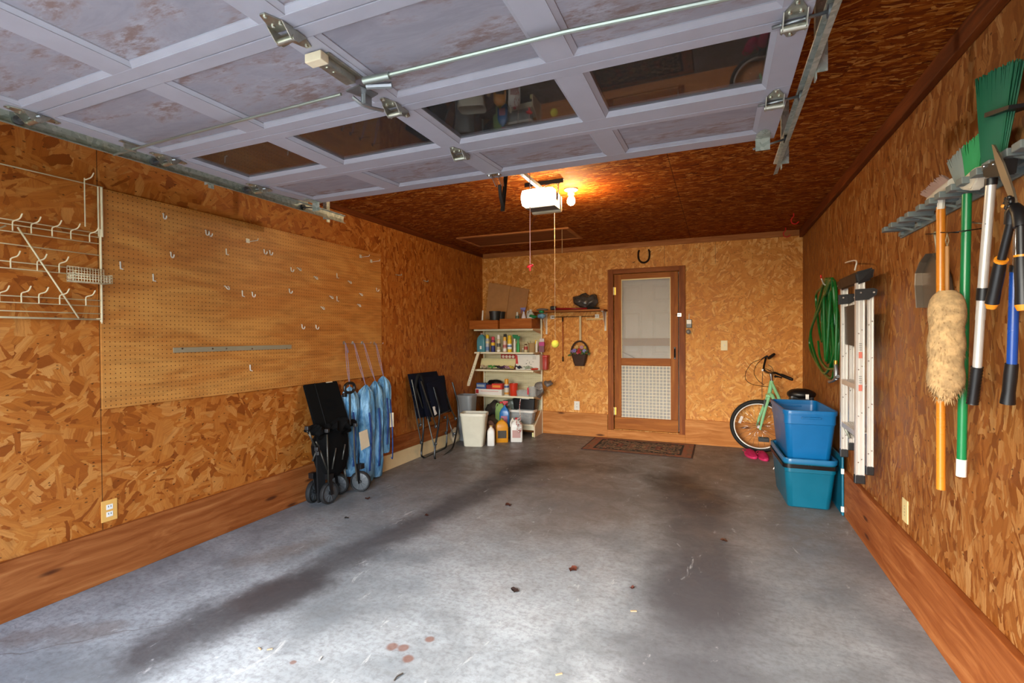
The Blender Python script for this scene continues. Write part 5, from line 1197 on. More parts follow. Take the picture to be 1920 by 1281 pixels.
for k, dy in enumerate((-.035, 0, .035)):
    g = G(); g.tube([(-2.0, YB-.11+dy, zt-.002+.012*(k == 1)), (-1.56, YB-.12+dy*1.3, zt-.004)], .0085, 8); build('tripod_leg', g, colour('tripod_red', '#a01c26', .35), t)
build('tripod_head', G().box((-2.03, YB-.11, zt+.016), (.07, .075, .055), 0, .014), M['black'], t)
build('tripod_foot', G().tube([(-1.56, YB-.12, zt-.003), (-1.46, YB-.12, zt-.005), (-1.40, YB-.13, zt-.004)], [.018, .014, .01], 8), M['black'], t)
g = G(); g.sph((-2.19, YB-.11, 1.695), (.085, .05, .018), 18).jit(.006, 20); one('grey_cloth', g, colour('cloth_grey', '#7d7a76', .8), 'small folded grey cloth at the left end of the wall shelf', 'cloth')
t = thing('hanging_rail', 'thin dark rail with white end brackets under the wall shelf', 'rail', (-1.77, YB-.04, 1.59))
g = G(); g.tube([(-2.075, YB-.045, 1.593), (-1.465, YB-.045, 1.593)], .0035, 6); build('rod', g, M['blackmetal'], t)
for x in (-2.08, -1.462):
    g = G(); g.bx(x-.028, x+.028, YB-.006, YB-.001, 1.568, 1.618, .002); g.bx(x-.008, x+.008, YB-.055, YB-.006, 1.585, 1.601, .002); build('end_bracket', g, M['white'], t)
t = thing('red_stick', 'thin brick red rod with black ends hanging from the rail', 'rod', (-1.921, YB-.045, .99)); x = -1.921
build('rod', G().tube([(x, YB-.045, 1.055), (x, YB-.045, 1.53)], .0055, 8), colour('brick_red', '#a34a2c', .5), t); build('rubber_end', G().tube([(x, YB-.045, .992), (x, YB-.045, 1.055)], .009, 8), M['black'], t); build('rubber_end', G().tube([(x, YB-.045, 1.53), (x, YB-.045, 1.585)], .009, 8), M['black'], t)
x = -1.677; one('strap', G().bx(x-.014, x+.014, YB-.052, YB-.049, 1.27, 1.60), colour('webbing', '#cbb994', .8), 'flat beige strap hanging from the rail holding up the flower basket', 'strap')
t = thing('flower_basket', 'dark woven basket of artificial flowers hanging below the strap', 'flower basket', (-1.682, YB-.07, .935))
n = N('dark_wicker'); o_ = n.obj(); wv = n.n('ShaderNodeTexWave', {'Vector': o_, 'Scale': 40.0, 'Distortion': 2.0}, bands_direction='Z').outputs['Fac']; wick = n.bsdf(n.mix(wv, '#2b1a12', '#4b3020'), .7, bump=wv, bs=.5, bd=.004)
cx = -1.685; build('basket', G().rr((cx, YB-.06), [(.937, .062, .03, .02), (.99, .08, .04, .025), (1.085, .104, .05, .03), (1.09, .108, .053, .03), (1.08, .098, .045, .03), (.95, .06, .028, .02)], 0, 5), wick, t)
g = G(); pts = [V((cx+.118*math.cos(a), YB-.06, 1.10+.165*math.sin(a))) for a in [math.pi*k/16 for k in range(17)]]; g.tube(pts, .011, 8); build('handle', g, wick, t)
rnd = random.Random(5)
def flower(c, r, mat, t, k=7):
    g = G(); c = V(c)
    for i in range(k):
        a = 2*math.pi*i/k; g.sph(c+V((math.cos(a)*r*.6, -.003, math.sin(a)*r*.6)), (r*.42, r*.2, r*.42), 8)
    g.sph(c+V((0, -r*.25, 0)), r*.35, 8); build('flower', g, mat, t)
for (dx, dz, r, hexc) in ((.0, .045, .036, '#a8232c'), (-.065, .05, .028, '#7d78b8'), (.07, .045, .027, '#8d90c4'), (-.10, .035, .024, '#8c6f98'), (.035, .095, .026, '#b98a9c'), (-.03, .10, .022, '#c9a86c'), (.08, .09, .02, '#b7a23e'), (-.02, .02, .02, '#c4676e')):
    flower((cx+dx, YB-.085, 1.09+dz), r, colour('petal_'+hexc[1:], hexc, .7), t)
g = G()
for k in range(46):
    a = rnd.uniform(0, math.pi*2); p = V((cx+rnd.uniform(-.12, .12), YB-.06+rnd.uniform(-.045, .03), 1.085+rnd.uniform(-.015, .06))); d = V((math.cos(a), rnd.uniform(-.5, .2), math.sin(a)*.8)).normalized(); sd = d.cross(V((0, 1, 0))).normalized()*.009
    g.prism([p, p+d*.02+sd, p+d*.045, p+d*.02-sd], (0, .0015, 0))
lf = build('foliage', g, colour('leaf_green', '#3c5c2c', .7), t)
g = G().bx(-1.60, -1.36, YB-.03, YB-.012, 1.548, 1.568, .003)
for k in range(7): g.cyl((-1.59+k*.035, YB-.021, 1.550), (-1.59+k*.035, YB-.021, 1.536), .006, seg=8)
one('peg_bar', g, colour('pale_wood_bar', '#d9b87c', .6), 'short pale wooden peg bar on the wall beside the door casing', 'peg bar')
# horseshoe
g = G(); c = V((-.857, YB-.008, 2.335)); pts = [V((c.x+.068*math.sin(a)*(1 if abs(a) < 1.6 else (1+.28*(abs(a)-1.6))), c.y, c.z-.075*math.cos(a)+(.03 if abs(a) > 2 else 0))) for a in [math.radians(-138+276*k/26) for k in range(27)]]
g.tube(pts, [.017+.004*math.sin(math.pi*k/26) for k in range(27)], 8, flat=.6)
one('horseshoe', g, colour('old_iron', '#34241c', .6, .5), 'dark iron horseshoe nailed points up above the door', 'horseshoe')
g = G().tube([(-1.0, YB-.001, 2.275), (-.985, YB-.035, 2.265), (-.965, YB-.04, 2.275)], .003, 6); one('bent_nail', g, M['blackmetal'], 'small bent nail in the wall above the door left of the horseshoe', 'nail')
# sensor hung beside the door
t = thing('thermometer', 'small grey gauge with pale screen hanging on the wall right of the door', 'gauge', (-.318, YB, 1.40))
build('case', G().bx(-.352, -.286, YB-.022, YB-.003, 1.425, 1.53, .006), colour('gauge_grey', '#4a4b49', .4), t)
build('screen', G().bx(-.346, -.292, YB-.0235, YB-.0225, 1.475, 1.524), colour('gauge_screen', '#cfc5ba', .3), t)
build('hanger', G().tube([(-.318, YB-.006, 1.53), (-.318, YB-.006, 1.60)], .005, 6), M['white'], t)
g = G(); g.cyl((-.320, YB-.001, 1.375), (-.325, YB-.05, 1.378), .022, .028, 16); g.sph((-.326, YB-.05, 1.378), (.028, .012, .028), 14); one('round_knob', g, colour('knob_grey', '#6f6a66', .35), 'round grey knob on the wall just below the hanging gauge', 'gauge')  # plain wall knob without a dial, sharing the category of the hanging gauge
# hooks on the left far wall
g = G().tube(cat([(XL+.001, 4.32, 2.0), (XL+.02, 4.32, 1.995), (XL+.06, 4.33, 1.99), (XL+.065, 4.33, 2.005)], 4), .004, 6); one('wall_hook', g, M['galv'], 'small metal hook on the wall right of the pegboard, nearer one', 'hook')
g = G().tube(cat([(XL+.001, 4.85, 1.99), (XL+.02, 4.85, 1.985), (XL+.05, 4.86, 1.975), (XL+.055, 4.86, 1.995)], 4), .004, 6); one('wall_hook', g, M['galv'], 'small metal hook on the wall right of the pegboard, farther one', 'hook')
# ------------------------------------------------------------------ rug
def rugmat():
    n = N('persian_rug'); o = n.obj(); s = n.sep(o); u, v = s[0], s[1]
    au, av = n.math('ABSOLUTE', u), n.math('ABSOLUTE', v)
    q = n.comb(n.math('MULTIPLY', au, 16), n.math('MULTIPLY', av, 22))
    a = n.n('ShaderNodeTexVoronoi', {'Vector': q, 'Scale': 1.0}, voronoi_dimensions='2D'); r = n.sep(a.outputs['Color'])[0]
    w = n.noise(n.comb(n.math('MULTIPLY', au, 1), av), 11, 2, .5, 1.5).outputs['Fac']
    c = n.ramp(r, [(0, '#34382c'), (.3, '#7d664c'), (.6, '#8c4a34'), (.72, '#a08663'), (.88, '#4a4f45')], 'CONSTANT')
    c = n.mix(n.math('GREATER_THAN', w, .54), c, '#22241f')
    c = n.mix(n.math('LESS_THAN', a.outputs['Distance'], .18), c, '#b08a66')
    bd = n.math('MAXIMUM', n.math('GREATER_THAN', au, .49), n.math('GREATER_THAN', av, .265))
    a2 = n.n('ShaderNodeTexVoronoi', {'Vector': q, 'Scale': 1.6}, voronoi_dimensions='2D'); c2 = n.ramp(n.sep(a2.outputs['Color'])[1], [(0, '#8f6a4c'), (.5, '#a5603f'), (.8, '#6f5a45')], 'CONSTANT')
    c = n.mix(bd, c, c2)
    ln = n.math('MAXIMUM', n.math('MULTIPLY', n.math('LESS_THAN', n.math('ABSOLUTE', n.math('SUBTRACT', au, .485)), .012), n.math('LESS_THAN', av, .27)), n.math('MULTIPLY', n.math('LESS_THAN', n.math('ABSOLUTE', n.math('SUBTRACT', av, .262)), .010), n.math('LESS_THAN', au, .49)))
    c = n.mix(ln, c, '#1f1c18')
    ed = n.math('MAXIMUM', n.math('GREATER_THAN', au, .603), n.math('GREATER_THAN', av, .347)); c = n.mix(ed, c, '#3c2016')
    fz = n.noise(o, 180, 2).outputs['Fac']; c = n.mix(n.ss(fz, .3, .7, 0, .3), c, '#5b4a3a')
    return n.bsdf(c, .95, bump=fz, bs=.3, bd=.002)
g = G().box((-.865, 5.975, .004), (1.235, .71, .008), None, .002)
rg_ = one('door_mat', g, rugmat(), 'small patterned persian style rug on the floor before the screen door', 'rug'); rg_.rotation_euler.z = -.006
# ------------------------------------------------------------------ bicycle
mint = colour('mint_frame_paint', '#8fcf9c', .3)
bk = thing('bicycle', 'mint green cruiser bicycle parked behind the blue tubs', 'bicycle', (.5, 5.9, 0))
WC = V((.432, 6.17, .305)); WR = .30; WA = V((.06, 1, .05)).normalized()
def bikewheel(c, R, ax_, front=True):
    w = build('wheel' if True else '', G().torus(c, R-.022, .024, ax_, 48, 10), M['rubber'], bk)
    x, y, a = frame(ax_)
    g = G(); seg = 48; prof = [(R-.052, -.012), (R-.036, -.013), (R-.036, .013), (R-.052, .012)]
    rings = [g.vs([c+a*h+(x*math.cos(2*math.pi*k/seg)+y*math.sin(2*math.pi*k/seg))*r for k in range(seg)]) for r, h in prof]
    for i in range(4):
        for k in range(seg): g.f([rings[i][k], rings[i][(k+1) % seg], rings[(i+1) % 4][(k+1) % seg], rings[(i+1) % 4][k]], True)
    build('rim', g, M['alu'], w)
    g = G().cyl(c-a*.05, c+a*.05, .018, seg=12); build('hub', g, M['chrome'], w)
    g = G()
    for k in range(24):
        t_ = 2*math.pi*k/24; s_ = 1 if k % 2 else -1; d = x*math.cos(t_)+y*math.sin(t_); t2 = t_+(.9 if (k//2) % 2 else -.9); d2 = x*math.cos(t2)+y*math.sin(t2)
        g.tube([c+a*s_*.028+d2*.018, c+d*(R-.05)], .0013, 4)
    build('spokes', g, M['chrome'], w)
    return w
fw_ = bikewheel(WC, WR, WA)
g = G().box(WC+V((-.185, -.02, .065)), (.03, .01, .085), Matrix.Rotation(.35, 3, 'Y'), .004); build('reflector', g, colour('reflector', '#d9cfc6', .15), fw_)
RC = V((.765, 5.30, .305)); bikewheel(RC, WR, V((1, .06, .03)).normalized())
HT, HB = P(1447, 714, y=6.07), P(1441, 745, y=6.10)
g = G(); g.tube([HB, HT], .021, 12); build('head_tube', g, mint, bk)
for dy, top, bot in ((-.055, (1441, 748), (1425, 806)), (.065, (1436, 752), (1419, 798))):
    a, b = P(*top, y=6.12+dy*.8), P(*bot, y=WC.y+dy); b = V((b.x, WC.y+dy, b.z))
    g = G(); g.tube(cat([HB+V((0, dy*.5, .03)), a, a.lerp(b, .5)+V((-.004, 0, 0)), b], 4), [.016]*6+[.015]*5+[.010, .010], 8); build('fork_blade', g, mint, bk)
g = G(); g.box(HB+V((-.005, 0, .02)), (.05, .13, .03), 0, .008); build('fork_crown', g, mint, bk)
SP = V((.735, 5.42, .715)); BB = V((.655, 5.62, .28))
g = G(); g.tube(cat([HT+V((0, 0, -.025)), P(1455, 735, y=5.98), P(1462, 752, y=5.88), P(1468, 790, y=5.75), BB+V((0, -.05, .08))], 5), .017, 10); build('top_tube', g, mint, bk)
g = G(); g.tube(cat([HB+V((0, -.01, .03)), P(1448, 742, y=5.99), P(1454, 762, y=5.90), P(1460, 795, y=5.78), BB], 5), .019, 10); build('down_tube', g, mint, bk)
g = G(); g.tube([BB, SP+V((-.0, .0, -.10))], .015, 10); build('seat_tube', g, mint, bk)
g = G(); g.tube([SP+V((0, 0, -.11)), SP+V((0, 0, 0))], .011, 10); build('seat_post', g, M['chrome'], bk)
g = G()
for s_ in (-.045, .045): g.tube([BB+V((s_*.5, 0, 0)), RC+V((s_, 0, 0))], .009, 8); g.tube([SP+V((s_*.4, 0, -.13)), RC+V((s_, 0, 0))], .008, 8)
build('rear_stay', g, mint, bk)
g = G(); c = V((.742, 5.40, .765))
for i, (dx, dy, dz, rx, ry, rz) in enumerate(((0, 0, 0, .125, .10, .055), (-.0, .12, -.0, .06, .12, .04))): g.sph(c+V((dx, dy, dz)), (rx, ry, rz), 20)
g.box(c+V((0, -.015, -.04)), (.20, .13, .06), 0, .02); g.jit(.006, 25)
sd_ = build('saddle', g, M['black'], bk); build('saddle_tag', G().box(c+V((.035, -.108, -.012)), (.028, .006, .048), 0, .003), colour('tag_white', '#f0f0ec', .3), sd_)
ST = P(1445, 700, y=6.06); g = G(); g.tube([HT, HT.lerp(ST, .7)], .014, 10); g.tube([HT.lerp(ST, .6), ST+V((.0, 0, .005))], .017, 10); build('stem', g, M['chrome'], bk)
g = G(); g.tube(cat([P(1436, 671, y=6.30), P(1432, 690, y=6.24), P(1436, 697, y=6.17), ST, P(1452, 699, y=5.98), P(1463, 703, y=5.93), P(1472, 706, y=5.90)], 6), .0115, 8); hbar = build('handlebar', g, M['blackmetal'], bk)
for a, b in ((P(1441, 672, y=6.29), P(1452, 664, y=6.22)), (P(1464, 703, y=5.92), P(1486, 712, y=5.84))):
    g = G(); g.tube([a, a.lerp(b, .15), a.lerp(b, .85), b], [.015, .018, .017, .014], 10); build('grip', g, M['black'], hbar)
for a, b in ((P(1439, 668, y=6.29), P(1428, 674, y=6.27)), (P(1453, 706, y=5.96), P(1466, 709, y=5.90))):
    g = G(); g.tube([a, (a+b)/2+V((0, 0, .006)), b], [.014, .008, .006], 8); build('brake_lever', g, M['black'], hbar)
g = G().box(P(1430, 694, y=6.2), (.02, .02, .03), 0, .004); build('bell', g, M['chrome'], hbar)
for pts in ([(1430, 673), (1410, 681), (1398, 700), (1400, 714), (1415, 722), (1446, 726)], [(1431, 672), (1418, 685), (1414, 700), (1422, 714), (1433, 722)], [(1430, 698), (1429, 722), (1429, 748)], [(1440, 684), (1448, 690), (1450, 700), (1448, 712)], [(1456, 706), (1450, 700), (1440, 693), (1430, 690)]):
    g = G(); g.tube(cat([P(a, b, y=6.14) for a, b in pts], 6), .003, 5); build('cable', g, M['blackmetal'], hbar)
g = G(); g.box(P(1434, 757, y=6.13), (.025, .03, .09), 0, .006); build('brake', g, M['black'], bk)
g = G().lathe(BB+V((-.04, 0, 0)), [(.085, 0), (.085, .006), (.02, .008)], 24, axis=V((-1, 0, .02))); build('chain_guard', g, M['black'], bk)
pd = P(1432, 824, y=5.72); g = G(); g.tube([BB+V((-.06, 0, 0)), pd+V((.07, -.01, -.01))], .011, 8); build('crank', g, M['blackmetal'], bk)
g = G(); g.bx(pd.x-.048, pd.x+.048, pd.y-.038, pd.y-.022, pd.z-.018, pd.z+.018, .003); g.bx(pd.x-.048, pd.x+.048, pd.y+.022, pd.y+.038, pd.z-.018, pd.z+.018, .003)
for dx in (-.045, 0, .045): g.bx(pd.x+dx-.006, pd.x+dx+.006, pd.y-.022, pd.y+.022, pd.z-.018, pd.z+.018)
for dz in (-.015, .015): g.bx(pd.x-.048, pd.x+.048, pd.y-.04, pd.y-.036, pd.z+dz-.005, pd.z+dz+.005)
build('pedal', g, M['black'], bk)
# ------------------------------------------------------------------ pink clogs
pinkm = colour('fuchsia_foam', '#c92c62', .55)
def clog(x, y, rot, label, sc=1.0):
    t = thing('clog', label, 'clog', (x, y, 0), 'pink foam clogs on the floor'); R = Matrix.Rotation(rot, 3, 'Z'); b = V((x, y, 0)); L_, W2 = .125*sc, .048*sc
    def outline(s, z): return [b+R @ V((W2*s*math.sin(a)*(1+.15*math.cos(a)), -L_*s*math.cos(a), z)) for a in [2*math.pi*k/28 for k in range(28)]]
    g = G(); lev = [outline(.93, 0), outline(1.0, .008), outline(1.0, .024), outline(.95, .030)]; vr = [g.vs(o) for o in lev]
    for i in range(3):
        for k in range(28): g.f([vr[i][k], vr[i][(k+1) % 28], vr[i+1][(k+1) % 28], vr[i+1][k]], True)
    g.f(vr[0][::-1]); g.f(vr[-1]); build('sole', g, pinkm, t)
    g = G(); rows = []
    for i in range(11):
        v = i/10; yy = -L_*.98+v*L_*1.25; hw = W2*math.sqrt(max(.02, 1-((yy+L_*.15)/(L_*.95))**2)) if yy < -L_*.1 else W2*.97
        hh = .018+.042*math.sin(min(1, v*1.25)*math.pi/2)
        rows.append(g.vs([b+R @ V((hw*math.cos(a)*-1, yy, .022+hh*math.sin(a)**.8)) for a in [math.pi*k/12 for k in range(13)]]))
    for i in range(10):
        for k in range(12): g.f([rows[i][k], rows[i][k+1], rows[i+1][k+1], rows[i+1][k]], True)
    g.f(rows[0]); bmesh.ops.solidify(g.b, geom=g.b.faces[:], thickness=.004); build('upper', g, pinkm, t)
    g = G(); g.tube(cat([b+R @ V((-W2*.98, L_*.15, .045)), b+R @ V((-W2*.9, L_*.7, .052)), b+R @ V((0, L_*1.0, .055)), b+R @ V((W2*.9, L_*.7, .052)), b+R @ V((W2*.98, L_*.15, .045))], 5), .008, 6, flat=.4); build('heel_strap', g, pinkm, t)
clog(.335, 5.955, .35, 'fuchsia foam clog, the left one of the pair by the bicycle wheel'); clog(.452, 5.90, .2, 'fuchsia foam clog, the right one of the pair near the blue tubs')
# ------------------------------------------------------------------ blue tubs
def tub(name, label, x, y, z, h, hx, hy, rot, mat, rimmat):
    t = thing(name, label, 'storage tub', (x, y, z), 'blue storage tubs stacked by the ladder'); k0 = .80
    g = G().rr((x, y), [(z, hx*k0*.97, hy*k0*.98, .035), (z+.008, hx*k0, hy*k0*1.02, .04), (z+h*.72, hx*.93, hy*.945, .045), (z+h*.73, hx*.955, hy*.965, .045), (z+h-.035, hx*.965, hy*.975, .045), (z+h-.035, hx*.965-.005, hy*.975-.005, .042), (z+.012, hx*k0-.006, hy*k0-.0, .035)], rot, 6)
    build('body', g, mat, t)
    g = G().rr((x, y), [(z+h-.036, hx, hy, .055), (z+h-.006, hx+.004, hy+.004, .058), (z+h, hx, hy, .055), (z+h, hx*.965-.006, hy*.975-.006, .042), (z+h-.037, hx*.965-.006, hy*.975-.006, .042)], rot, 6, False, False); build('rim', g, rimmat, t)
    R = Matrix.Rotation(rot, 3, 'Z')
    for s_ in ((-1, 1) if z > .1 else ()):
        g = G().box(V((x, y, z+h-.055))+R @ V((0, s_*(hy*.985), 0)), (.13, .03, .012), rot, .004); build('hand_grip', g, rimmat, t)
    return t
bl1 = colour('tub_blue', '#0a649f', .35); bl2 = colour('tub_teal', '#075e78', .35); bl3 = colour('tub_rim_blue', '#1b6795', .35)
TX, TY, TR = .636, 4.62, .05
tub('storage_tub', 'teal blue storage tub standing on the floor under another tub', TX, TY, 0, .392, .182, .345, TR, bl2, bl3)
g = G().rr((TX, TY), [(.335, .1835, .347, .05), (.352, .1835, .347, .05), (.352, .178, .342, .05), (.335, .178, .342, .05)], TR, 6, False, False)
g2 = G().rr((TX, TY), [(.318, .186, .350, .05), (.349, .188, .352, .05), (.349, .183, .347, .05), (.318, .181, .345, .05)], TR, 6, False, False); g2.jit(.004, 12)
one('bin_liner', g2, colour('liner_black', '#101011', .25), 'black bin liner folded over the lower tub edge below its rim', 'bin liner')
tub('storage_tub', 'open bright blue storage tub stacked on top of the teal one', TX, TY, .374, .388, .182, .345, TR, bl1, bl1)
# lid standing between tub and wall
a = [(.851, 4.26, .01), (.857, 4.26, .01), (.857, 4.91, .01), (.851, 4.91, .01), (.848, 4.26, .43), (.854, 4.26, .43), (.854, 4.91, .43), (.848, 4.91, .43)]
ld = thing('tub_lid', 'teal plastic lid standing on edge between the tubs and the right wall', 'lid', (.85, 4.6, 0)); build('lid_panel', G().hexa(a), bl2, ld)
g = G(); g.tube([(.853, 4.255, .008), (.851, 4.255, .43), (.851, 4.915, .43), (.853, 4.915, .008)], .007, 8, closed=True); build('lid_rim', g, bl2, ld)
for z in (.05, .33): build('lid_clip', G().box((.85, 4.254, z), (.020, .018, .04), 0, .004), M['white'], ld)
g = G(); q = P(1450, 872, y=4.4); g.tube([P(1457, 868, z=.18), P(1450, 880, z=.13)], .004, 6); one('cord_end', g, M['white'], 'short white cord end poking out beside the lower tub', 'cord')
# ------------------------------------------------------------------ hose on its hook
hs = thing('garden_hose', 'green coiled garden hose hanging from a red tipped hook on the right wall', 'hose', (.82, 4.35, 1.05))
hosem = colour('hose_green', '#075a22', .3); top = V((.80, 4.36, 1.745))
rnd = random.Random(3); g = G()
loops = [((1540, 524), (1518, 640), (1531, 680), (1562, 706)), ((1545, 524), (1530, 560), (1541, 640), (1548, 560)), ((1549, 523), (1541, 600), (1552, 680), (1560, 600)), ((1553, 523), (1548, 600), (1560, 690), (1566, 600)), ((1557, 522), (1552, 590), (1564, 695), (1571, 610)), ((1560, 521), (1560, 600), (1567, 694), (1574, 620)), ((1548, 523), (1520, 630), (1545, 700), (1570, 640)), ((1551, 523), (1545, 570), (1549, 676), (1557, 560))]
for i, lp in enumerate(loops):
    xx = .86-.011*i
    pts = [P(a, b, x=xx-(.02 if k == 0 else 0)) for k, (a, b) in enumerate(lp)]
    tp = P(1549+i*1.6, 523, x=xx-.02); pts[0] = tp+V((0, .03, -.01)); pts2 = [tp]+[tp.lerp(pts[1], .4)+V((0, .05, 0))]+[pts[1]]+[pts[2]]+[pts[3]]+[pts[3].lerp(tp, .6)+V((0, -.035, 0))]
    g.tube(cat(pts2, 7, closed=True), .0112, 8, closed=True)
build('hose_coil', g, hosem, hs)
g = G(); g.tube(cat([P(1555, 522, x=.78), P(1566, 530, x=.76), P(1569, 580, x=.755), P(1568, 640, x=.75), P(1567, 680, x=.75)], 6), .0085, 8); g.tube(cat([P(1534, 640, x=.78), P(1538, 672, x=.77), P(1550, 690, x=.76), P(1565, 692, x=.755)], 6), .0085, 8); build('hose_end', g, hosem, hs)
nz = build('nozzle', G().tube([P(1567, 684, x=.748), P(1568, 697, x=.748), P(1568, 712, x=.748)], [.012, .016, .017], 12), M['steel'], hs)
g = G(); g.tube(cat([P(1571, 706, x=.748), P(1562, 714, x=.745), P(1555, 716, x=.742)], 4), [.012]*4+[.010]*4+[.012], 8); build('nozzle_trigger', g, M['steel'], nz)
g = G(); g.tube([P(1567, 676, x=.75), P(1567, 686, x=.75)], .011, 10); build('coupling', g, colour('brass2', '#c0983f', .35, .8), hs)
hk = thing('hose_hook', 'white curved wall hook with a red tip carrying the green hose', 'hook', (XR, 4.36, 1.72))
a = P(1546, 531, x=.80); g = G(); g.tube(cat([(XR-.001, a.y-.02, a.z-.03), (XR-.04, a.y-.02, a.z-.035), (.80, a.y, a.z-.012), P(1541, 525, x=.77), P(1540, 521, x=.765)], 5), .005, 8); build('hook_arm', g, M['white'], hk)
g = G(); g.tube([P(1540, 522, x=.765), P(1539, 516, x=.76)], .0065, 8); build('red_tip', g, colour('tip_red', '#d4261c', .4), hk)
g = G()
for i in range(5):
    xx = .85-.008*i; g.tube(cat([P(1572+i, 534, x=xx), P(1575+i*.8, 560, x=xx), P(1577, 600-3*i, x=xx), P(1578, 640, x=xx)], 5), .0045, 6)
one('extension_cord', g, colour('orange_cord', '#c3441c', .5), 'orange cord hanging between the green hose and the ladder', 'cord')
# ------------------------------------------------------------------ step ladder hung on the right wall
ld = thing('step_ladder', 'folded aluminium step ladder with black top hanging on the right wall', 'step ladder', (.79, 3.6, .45))
YN, YFr = 3.40, 3.82
def rail(x0, x1, y, z0, z1, name='rail', foot=True, dz=0, dx=0):
    g = G(); c = (x0+x1)/2
    def H_(xa, xb, ya, yb): g.hexa([(xa, ya, z0), (xb, ya, z0), (xb, yb, z0), (xa, yb, z0), (xa+dx, ya, z1), (xb+dx, ya, z1), (xb+dx, yb, z1), (xa+dx, yb, z1)])
    H_(x0, x1, y-.003, y); w_ = .012
    H_(x0, x0+w_*.3, y-.012, y-.003); H_(x1-w_*.3, x1, y-.012, y-.003); H_(c-.004, c+.004, y-.007, y-.003); H_(x0, x0+.003, y, y+.022); H_(x1-.003, x1, y, y+.022)
    r = build(name, g, M['alu'], ld)
    if foot: build('rubber_foot', G().box((c, y+.003, z0-.018), (x1-x0+.008, .034, .05), 0, .004), M['black'], r)
    for z in (z0+.09, z0+.36, z0+.63, z0+.84):
        for s_ in (-.008, .008): build('rivet', G().lathe((c+s_, y-.0075, z+s_*1.2), [(.004, 0), (.003, .002)], 8, axis=V((0, -1, 0))), M['chrome'], r)
    return r
r1 = rail(.741, .785, YN, .515, 1.64); rail(.800, .832, YN+.02, .565, 1.57, 'rear_rail')
rail(.752, .790, YFr, .575, 1.66); rail(.797, .830, YFr+.01, .62, 1.60, 'rear_rail')
g = G().hexa([(.742, YN-.03, 1.625), (.822, YN-.02, 1.655), (.825, YFr+.03, 1.655), (.742, YFr+.03, 1.625), (.735, YN-.025, 1.70), (.830, YN-.025, 1.725), (.830, YFr+.035, 1.725), (.735, YFr+.035, 1.70)])
bmesh.ops.bevel(g.b, geom=g.b.edges[:], offset=.012, segments=2, affect='EDGES'); build('top_cap', g, M['black'], ld)
for y in (YN-.014, YFr-.006):
    g = G().prism([(.735, y, 1.535), (.80, y, 1.54), (.838, y, 1.565), (.843, y, 1.595), (.825, y, 1.605), (.735, y, 1.60)], (0, -.006, 0)); br = build('spreader_plate', g, M['black'], ld)
    for x in (.763, .825): build('rivet', G().lathe((x, y-.007, 1.58), [(.007, 0), (.005, .003)], 10, axis=V((0, -1, 0))), M['chrome'], br)
for z in (1.045, .765):
    g = G(); g.bx(.755, .835, YN+.025, YFr-.004, z-.004, z, .001)
    for k in range(6): g.bx(.760+k*.013, .763+k*.013, YN+.025, YFr-.004, z, z+.002)
    g.bx(.753, .756, YN+.025, YFr-.004, z-.03, z); g.bx(.833, .836, YN+.025, YFr-.004, z-.03, z); st = build('step', g, M['alu'], ld)
    build('end_cap', G().bx(.75, .76, YN+.022, YN+.05, z-.034, z+.004, .002), M['black'], st)
n = N('black_mesh_tray'); o_ = n.obj(); s_ = n.sep(o_); ch_ = n.math('GREATER_THAN', n.math('MULTIPLY', n.math('SINE', n.math('MULTIPLY', s_[1], 500)), n.math('SINE', n.math('MULTIPLY', s_[2], 500))), .2)
meshm = n.bsdf(n.mix(ch_, '#191817', '#4f4a40'), .5)
g = G().hexa([(.770, YN+.04, 1.265), (.778, YN+.04, 1.265), (.778, YFr-.03, 1.275), (.770, YFr-.03, 1.275), (.765, YN+.04, 1.52), (.773, YN+.04, 1.52), (.773, YFr-.03, 1.52), (.765, YFr-.03, 1.52)]); build('tool_tray', g, meshm, ld)
g = G().tube([(.765, YFr-.02, .74), (.80, YFr-.02, .66)], .008, 8); build('brace', g, M['galv'], ld); g = G().tube([(.80, YFr+.0, .70), (.81, YN+.03, .67)], .007, 8); build('brace', g, M['galv'], ld)
for z in (1.22, 1.03):
    build('warning_label', G().box((.763, YN-.0135, z), (.017, .0012, .036), None), colour('label_red', '#c76a58', .5), r1)
    g = G()
    for k in range(4): g.box((.763, YN-.0135, z+.03+k*.012), (.014, .0012, .005), None)
    build('small_print', g, colour('print_grey2', '#8d8d8b', .5), r1)
q = P(1591, 490, x=XR-.01); g = G(); g.tube(cat([(XR-.001, q.y, q.z+.0), (XR-.03, q.y, q.z-.01), (.80, 3.66, 1.80), (.79, 3.64, 1.738)], 5), .0045, 6); one('ladder_hook', g, M['white'], 'thin white wall hook holding up the ladder top', 'hook')
# ------------------------------------------------------------------ tool rack on the right wall
tr = thing('tool_rack', 'grey metal tool rack with stepped holders high on the right wall', 'tool rack', (.87, 2.5, 1.85))
g = G().bx(.884, .893, 1.70, 3.16, 1.842, 1.868, .001); build('rail', g, M['rackgrey'], tr)
hp = [3.03, 2.80, 2.56, 2.36, 2.17, 1.985, 1.81]
for y in hp:
    g = G()
    for s_ in (-1, 1): g.bx(.79, .872, y+s_*.052-.024, y+s_*.052+.024, 1.868, 1.892, .003)
    g.bx(.866, .886, y-.076, y+.076, 1.866, 1.89, .002); g.prism([(.884, y-.06, 1.845), (.884, y-.052, 1.845), (.81, y-.052, 1.868), (.81, y-.06, 1.868)], (0, 0, .01))
    g.bx(.8705, .884, y+.07, y+.11, 1.848, 1.866)
    build('holder', g, M['rackgrey'], tr)
def pole(pts, x, r, name, parent, mat, seg=12):
    g = G(); P_ = [P(a, b, x=x) for a, b in pts]; g.tube(P_, r, seg); return build(name, g, mat, parent)
